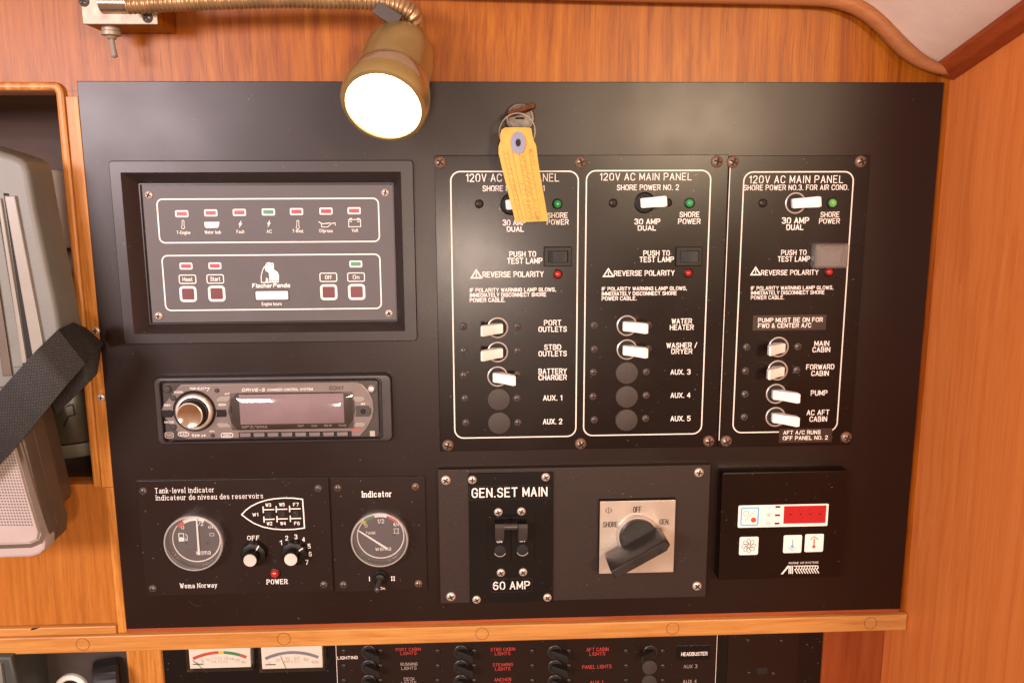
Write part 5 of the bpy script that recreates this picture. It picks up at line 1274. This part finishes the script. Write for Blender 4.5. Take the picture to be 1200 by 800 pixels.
ridge((13, 229), (48, 420), 12, 0, .0024); ridge((7, 226), (36, 420), 6, 2, .0006); ridge((0, 232), (30, 425), 4.5, 0, .0018); ridge((-6, 250), (22, 430), 10, 3, .0012); ridge((-16, 262), (10, 440), 9, 1, .0018)
b.obj('handle_groove', pu)
b = MB('casetaupe')
b.prism([xz(*q, .003) for q in ((-120, 470), (30, 440), (48, 440), (61, 489), (72, 534), (82, 577), (80, 584), (72, 591), (50, 592), (-120, 600))][::-1], 0.0, .030, .003)
b.prism([xz(*q, .032) for q in ((-120, 470), (30, 445), (42, 470), (52, 508), (70, 584), (76, 605), (75, 622), (69, 629), (55, 633), (-120, 636))][::-1], .028, .046, .003)
b.prism([xz(*q, .046) for q in ((-120, 480), (20, 455), (34, 490), (50, 555), (66, 618), (66, 630), (60, 637), (-120, 640))][::-1], .044, .058, .002)
b.obj('speaker_housing', pu)
b = MB('casepale', 'casedot', 'casetaupe'); DG = .060
fr = [(-120, 490), (5, 470), (22, 500), (30, 522), (45, 575), (61, 628), (60.5, 637), (54, 643), (44, 646), (-120, 652)]
b.prism([xz(*q, .054) for q in fr][::-1], .050, DG + .004, .0022); fp = b.obj('front_rim', pu)
b = MB('casetaupe'); D3 = DG + .0042
gv = [xz(*q, D3) for q in ((12, 500), (21, 522), (36, 575), (51, 626), (48, 634), (36, 639), (-20, 641))]; b.ribbon(gv, .0030, D3 + .0001); b.obj('rim_groove', fp)
b = MB('casepale'); gp_ = [(-120, 500), (8, 496), (17, 521), (32, 575), (46.5, 622), (45, 631), (35, 635), (-120, 640)]
b.prism([xz(*q, D3) for q in gp_][::-1], DG, D3 + .0022, .0012); gl = b.obj('speaker_grille', pu)
b = MB('casedot'); D4 = D3 + .00225
for r_ in range(27):
    for k in range(14):
        py = 525 + r_ * 3.45; px = 37.8 - 3.45 * k - (616 - py) * .262
        if px < -6 or py > 616: continue
        p = at(px, py, D4); b.flat(circ(p.x, p.z, .00075, 6), D4 + .00004)
b.obj('grille_holes', gl)

# webbing strap: over the unit, then down to the post
def strap(name, path, label, cat, wid=.0305):
    """path: (px, py, height, half width px vector)"""
    s_ = MB('web'); uv = []
    dense = []
    for i in range(len(path) - 1):
        for k in range(6): dense.append([path[i][j] * (1 - k / 6) + path[i + 1][j] * (k / 6) for j in range(5)])
    dense.append(list(path[-1]))
    top, bot = [], []; run = 0; prev = None
    for q in dense:
        c = at(q[0], q[1], q[2])
        if prev is not None: run += (c - prev).length
        prev = c; rt, rb = [], []
        for k in range(9):
            g_ = k / 8 * 2 - 1; p = at(q[0] + q[3] * g_, q[1] + q[4] * g_, q[2] + .0006 * (1 - g_ * g_)); rt.append(p); rb.append(p + Vector((0, .0014, 0)))
        top.append((rt, run)); bot.append((rb, run))
    idt = []; idb = []
    for rt, rn_ in top:
        r_ = []
        for k, p in enumerate(rt): r_.append(s_.P(p)); uv.append((k / 8 * 13.0, rn_ / .0024))
        idt.append(r_)
    for rb, rn_ in bot:
        r_ = []
        for k, p in enumerate(rb): r_.append(s_.P(p)); uv.append((k / 8 * 13.0, rn_ / .0024))
        idb.append(r_)
    for i in range(len(idt) - 1):
        for k in range(8):
            s_.F(idt[i][k], idt[i + 1][k], idt[i + 1][k + 1], idt[i][k + 1]); s_.F(idb[i][k], idb[i][k + 1], idb[i + 1][k + 1], idb[i + 1][k])
        s_.F(idt[i][0], idb[i][0], idb[i + 1][0], idt[i + 1][0]); s_.F(idt[i][8], idt[i + 1][8], idb[i + 1][8], idb[i][8])
    o_ = s_.obj(name, None, True, uvs=uv)
    return tag(o_, label, cat)


strap('strap', [(-40, 544, .078, 20, 22), (0, 501, .080, 19, 22), (30, 466, .079, 18, 22), (60, 431, .074, 17, 21), (84, 406, .062, 16, 20), (100, 394, .042, 15, 16), (110, 393, .022, 10, 9), (117, 402, .008, 3, 5)], 'black woven strap holding the grey unit against the locker', 'strap')
strap('strap', [(117, 405, .006, 1, 4), (109, 422, .010, 4, 16), (98, 434, .014, 6, 14), (80, 452, .016, 7, 13), (60, 472, .018, 7, 12)], 'short dark return end of the webbing strap below its screw', 'strap')
for px, py, lb in ((112.5, 387.5, 'small steel screw just above the strap on the post'), (118.5, 465.5, 'small steel screw below the strap on the post')):
    p = at(px, py, .001); o_ = bpy.data.objects.new('strap_screw', SCREW['nickel']); COL.objects.link(o_); o_.location = p; o_.scale = (.0030,) * 3; tag(o_, lb, 'screw', 'strap screws')

# ------------------------------------------------------------------ contents of the locker
p0 = at(40, 199, -.10); p1 = at(86, 291, -.10)
tag(MB('papergrey').box(XL, p1.x + .05, p1.z, p0.z, -.155, -.10, .002, .003).obj('storage_box'), 'pale white box on the locker shelf behind the grey unit', 'box')
b = MB('paperwhite', 'paperred'); p0 = at(60, 312, -.035); p1 = at(100, 372, -.035)
b.box(p0.x - .03, p1.x + .02, p1.z, p0.z, -.06, -.036, .0008); b.m = 1
for zf in (.86, .80): b.box(p0.x - .03, p1.x + .02, p1.z + (p0.z - p1.z) * zf - .0009, p1.z + (p0.z - p1.z) * zf, -.036, -.0355)
tag(b.obj('booklet'), 'cream booklet edge with thin red stripes inside the locker', 'booklet')
jc = at(88, 528, -.05)
jr = thing('jar', 'brownish plastic jar with a pale base inside the dark locker', 'jar', (jc.x, jc.y, jc.z))
b = MB('jar'); jr0 = Vector((jc.x - .006, jc.y + .012, jc.z)); b.lathe(jr0, [(.033, .012), (.034, .02), (.034, .060), (.030, .068), (.022, .072)], 32, axis=(0, 0, 1)); b.obj('body', jr)
b = MB('jarbase'); b.lathe(jr0, [(0, 0), (.034, .0), (.0355, .003), (.0355, .0115)], 32, axis=(0, 0, 1)); b.obj('base', jr)
b = MB('hole'); b.tube([at(75, 500, -.026), at(80, 488, -.026), at(88, 486, -.026), at(86, 474, -.026), at(78, 476, -.026)], .0005, 6); b.obj('scribble', jr)

# ------------------------------------------------------------------ below the rail
DD = LD + .003
x = (DX0, DX1, -.36, LZ0 - .001)
dp_ = thing('distribution_panel', 'dark lower breaker panel with red lettering for cabin and deck lights', 'breaker panel', ((x[0] + x[1]) / 2, .01, x[3]))
b = MB('gloss'); b.box(*x, LD - .01, DD, .0003); b.obj('backing_plate', dp_)
x2 = quad((393, 768), (841, 752), (838, 800), (396, 800), DD + .001); b = MB('plate_b'); b.box(x2[0], x2[1], -.35, LZ0 - .002, DD - .0005, DD + .0012, .0003); b.obj('plate', dp_)
x3 = quad((853, 752), (961, 748), (957, 800), (851, 800), DD); b = MB('plate_b', 'hole'); b.box(x3[0], DX1 - .022, -.35, LZ0 - .002, DD - .0004, DD + .0008, .0003); b.m = 1
for px, py, w2, h2 in ((893, 785.5, 7, 4.6),): p = at(px, py, DD + .001); b.box(p.x - w2 * .0007, p.x + w2 * .0007, p.z - h2 * .0007, p.z + h2 * .0007, DD, DD + .0010, 0, .001)
b.obj('socket_plate', dp_)
DT = DD + .0012; DL = DT + .00015
for q in ((877, 750), (916, 750.5), (878, 788), (906.5, 789)): screw('black', *q, 3, DD + .0008, dp_)
b = MB('ink_thin')
for p in (x2[0] + .0003, x2[1] - .0003): b.ribbon([(p, -.34), (p, LZ0 - .004)], .0004, DL)
T(b, 'LIGHTING', 395.5, 768.3, 419, 771.8, DL, .18); b.obj('lettering', dp_)
r = MB('dcred'); w3 = MB('ink_dim')
for tx, xa, xb, ya, yb, mb in (('PORT CABIN', 464, 493, 758.6, 762, r), ('LIGHTS', 469.5, 488, 763, 766.6, r), ('RUNNING', 469.5, 489, 775.8, 779.3, w3), ('LIGHTS', 470.5, 488, 780.6, 784, w3), ('DECK', 473.5, 486, 793.2, 796.8, w3), ('LIGHTS', 470.5, 488, 798, 801.5, w3),
                               ('STBD CABIN', 575, 603.5, 758.4, 762, r), ('LIGHTS', 580, 598, 763.2, 767, r), ('STEAMING', 577.5, 601, 776.4, 780, r), ('LIGHTS', 580.5, 598, 781.2, 785, r), ('ANCHOR', 579.5, 599, 793.8, 797.6, r), ('LIGHT', 582, 598, 799, 802.5, r),
                               ('AFT CABIN', 687.5, 713, 758.4, 762.4, r), ('LIGHTS', 691, 709, 763.6, 767.4, r), ('PANEL LIGHTS', 682.4, 716.5, 778.6, 782.6, r), ('AUX 1', 691.5, 706.5, 797, 801, r), ('AUX 3', 801.2, 817, 778.2, 782.2, w3), ('AUX 4', 800.4, 816.4, 795.8, 799.8, w3)):
    T(mb, tx, xa, ya, xb, yb, DL, .115)
r.obj('red_lettering', dp_); w3.obj('grey_lettering', dp_)
q4 = quad((792.8, 756), (832, 755), (831.5, 772), (792, 773), DT); sx = MB('gloss').box(*q4, DT, DT + .0004, .0001).obj('label_strip', dp_); q = MB('ink'); T(q, 'HEADBUSTER', 798.4, 763.6, 829, 767.6, DT + .0005, .2); q.obj('strip_lettering', sx)
for sx_ in ((403, 446, 432, 1), (513, 556, 540, 1), (624, 667, 650, 1), (734, 777, 762, -1)):
    for j, y_ in enumerate((762.5, 779.8, 797)):
        screw('black', sx_[0], y_, 3.8, DT, dp_); screw('black', sx_[1], y_, 3.8, DT, dp_)
        if sx_[3] < 0 and j: plug(761 if j == 1 else 760.5, y_ + .8, DT, dp_, .0070, 'radiodark')
        else:
            tg2 = toggle(sx_[2], y_ + .5, sx_[3], DT, dp_, 'rubber', r=.0060, ringmat='radiodark', k=.78)

for i, (xa, xb, yb, label, ttl) in enumerate(((217.5, 298, 787.5, 'square white-faced voltmeter with red, yellow and green scale', 'VOLTS D.C.'), (302.5, 382.5, 788, 'square white-faced ammeter with a plain blue-grey scale', 'AMPS D.C.'))):
    MD = DD + .012
    lx = at(xa, 785, MD).x; rx = at(xb, 785, MD).x; bz = at((xa + xb) / 2, yb, MD).z; tz = LZ0 - .0012
    mt = thing('panel_meter', label, 'meter', ((lx + rx) / 2, -DD, (bz + tz) / 2), 'panel meters under the rail')
    fcx0, fcx1 = lx + .0026, rx - .0040
    MB('meterface').box(fcx0, fcx1, bz + .0022, tz - .0006, DD + .0002, MD - .004).obj('face_card', mt)
    cvm = MB('clear'); o = rrect(lx, rx, bz, tz, .0020, 4); cvm.loops([rg(o, DD + .0003), rg(o, MD - .0020), rg(inset(o, .0009), MD - .0004), rg(inset(o, .0024), MD)], False, True); cvm.obj('clear_case', mt)
    mk = MB('arcred', 'arcyellow', 'arcgreen', 'bluegrey', 'ink_dim', 'ink_dark'); FDm = MD - .0038
    cxm = (fcx0 + fcx1) / 2; zr = at((xa + xb) / 2, 764, FDm).z; Rm = .052; cm = (cxm, zr - Rm)
    if i == 0:
        mk.m = 0; arc_band(mk, cm, Rm - .0014, Rm + .0014, 91, 116, FDm, 12); arc_band(mk, cm, Rm - .0014, Rm + .0014, 64, 70, FDm, 4); mk.m = 1; arc_band(mk, cm, Rm - .0014, Rm + .0014, 86, 91, FDm, 4); mk.m = 2; arc_band(mk, cm, Rm - .0014, Rm + .0014, 70, 86, FDm, 8)
    else: mk.m = 3; arc_band(mk, cm, Rm - .0014, Rm + .0014, 64, 116, FDm, 18)
    mk.m = 4
    for k, s_ in enumerate(('8', '9', '10', '11', '12', '13', '14', '15', '16') if i == 0 else ('0', '20', '40', '60', '80', '100')):
        a_ = D2R(115 - 50 * k / (8 if i == 0 else 5)); pxm = (cm[0] + (Rm - .0052) * math.cos(a_), cm[1] + (Rm - .0052) * math.sin(a_)); w2 = .0010 * len(s_); text(mk, s_, pxm[0] - w2, pxm[1] - .0012, pxm[0] + w2, pxm[1] + .0012, FDm, .16)
    text(mk, ttl, cxm - .0075, zr - .0098, cxm + .0075, zr - .0072, FDm, .11); mk.m = 5
    mk.ribbon([(fcx0 + .003, bz + .0062), (fcx0 + .0115, bz + .0062)], .0009, FDm)
    mk.obj('scale_marking', mt)
    nd = MB('ink_dark'); p0 = (at(243, 787, FDm), at(226, 773, FDm)) if i == 0 else (at(337.5, 788, FDm), at(329, 768, FDm)); nd.ribbon([(p0[0].x, p0[0].z), (p0[1].x, p0[1].z)], .0004, FDm + .0006); nd.obj('needle', mt)

# lower left: black panel with knob and ring, grey box
bq = MB('mattblack').box(XL, PX0 - .001, -.40, LZ0 - .0006, LD - .02, LD).obj('black_panel'); tag(bq, 'plain dark panel under the left end of the teak rail', 'panel')
c = at(85, 806, LD); b = MB('whiteplastic', 'hole'); b.lathe(c, [(.0145, 0), (.0145, .0030), (.0135, .0042), (.0108, .0042), (.0098, .0034)], 36); b.m = 1; b.lathe(c, [(.0098, .0034), (.0098, .0006), (0, .0006)], 36); tag(b.obj('socket_ring'), 'white ring of a round socket on the dark lower panel', 'socket')
kx = at(124, 800, LD + .012); b = MB('rubber'); n = 40
rings = []
for h, r_ in ((-.0120, .0195), (-.0100, .0208), (.0070, .0200), (.0095, .0186), (.0100, .012)):
    rings.append([kx + Vector((-h * .94, -.5 * h * .35, 0)) + Vector((r_ * (1 - .035 * (k % 2)) * math.cos(2 * math.pi * k / n) * .34, -r_ * (1 - .035 * (k % 2)) * math.cos(2 * math.pi * k / n) * .94, r_ * (1 - .035 * (k % 2)) * math.sin(2 * math.pi * k / n))) for k in range(n)])
b.loops(rings); tag(b.obj('ribbed_cap'), 'black ribbed rubber cap standing on edge beside the white ring', 'cap')
g0 = at(22, 790, .02); b = MB('greybox', 'casegrey'); b.prism([xz(*q, .004) for q in ((-80, 766), (16, 766), (24, 800), (28, 850), (-80, 850))][::-1], LD + .0004, .008, .003); b.m = 1; b.prism([xz(*q, .012) for q in ((-80, 778), (0, 779), (3, 800), (8, 850), (-80, 850))][::-1], .0075, .011, .001)
tag(b.obj('grey_box'), 'grey-green plastic box corner under the left end of the rail', 'box')
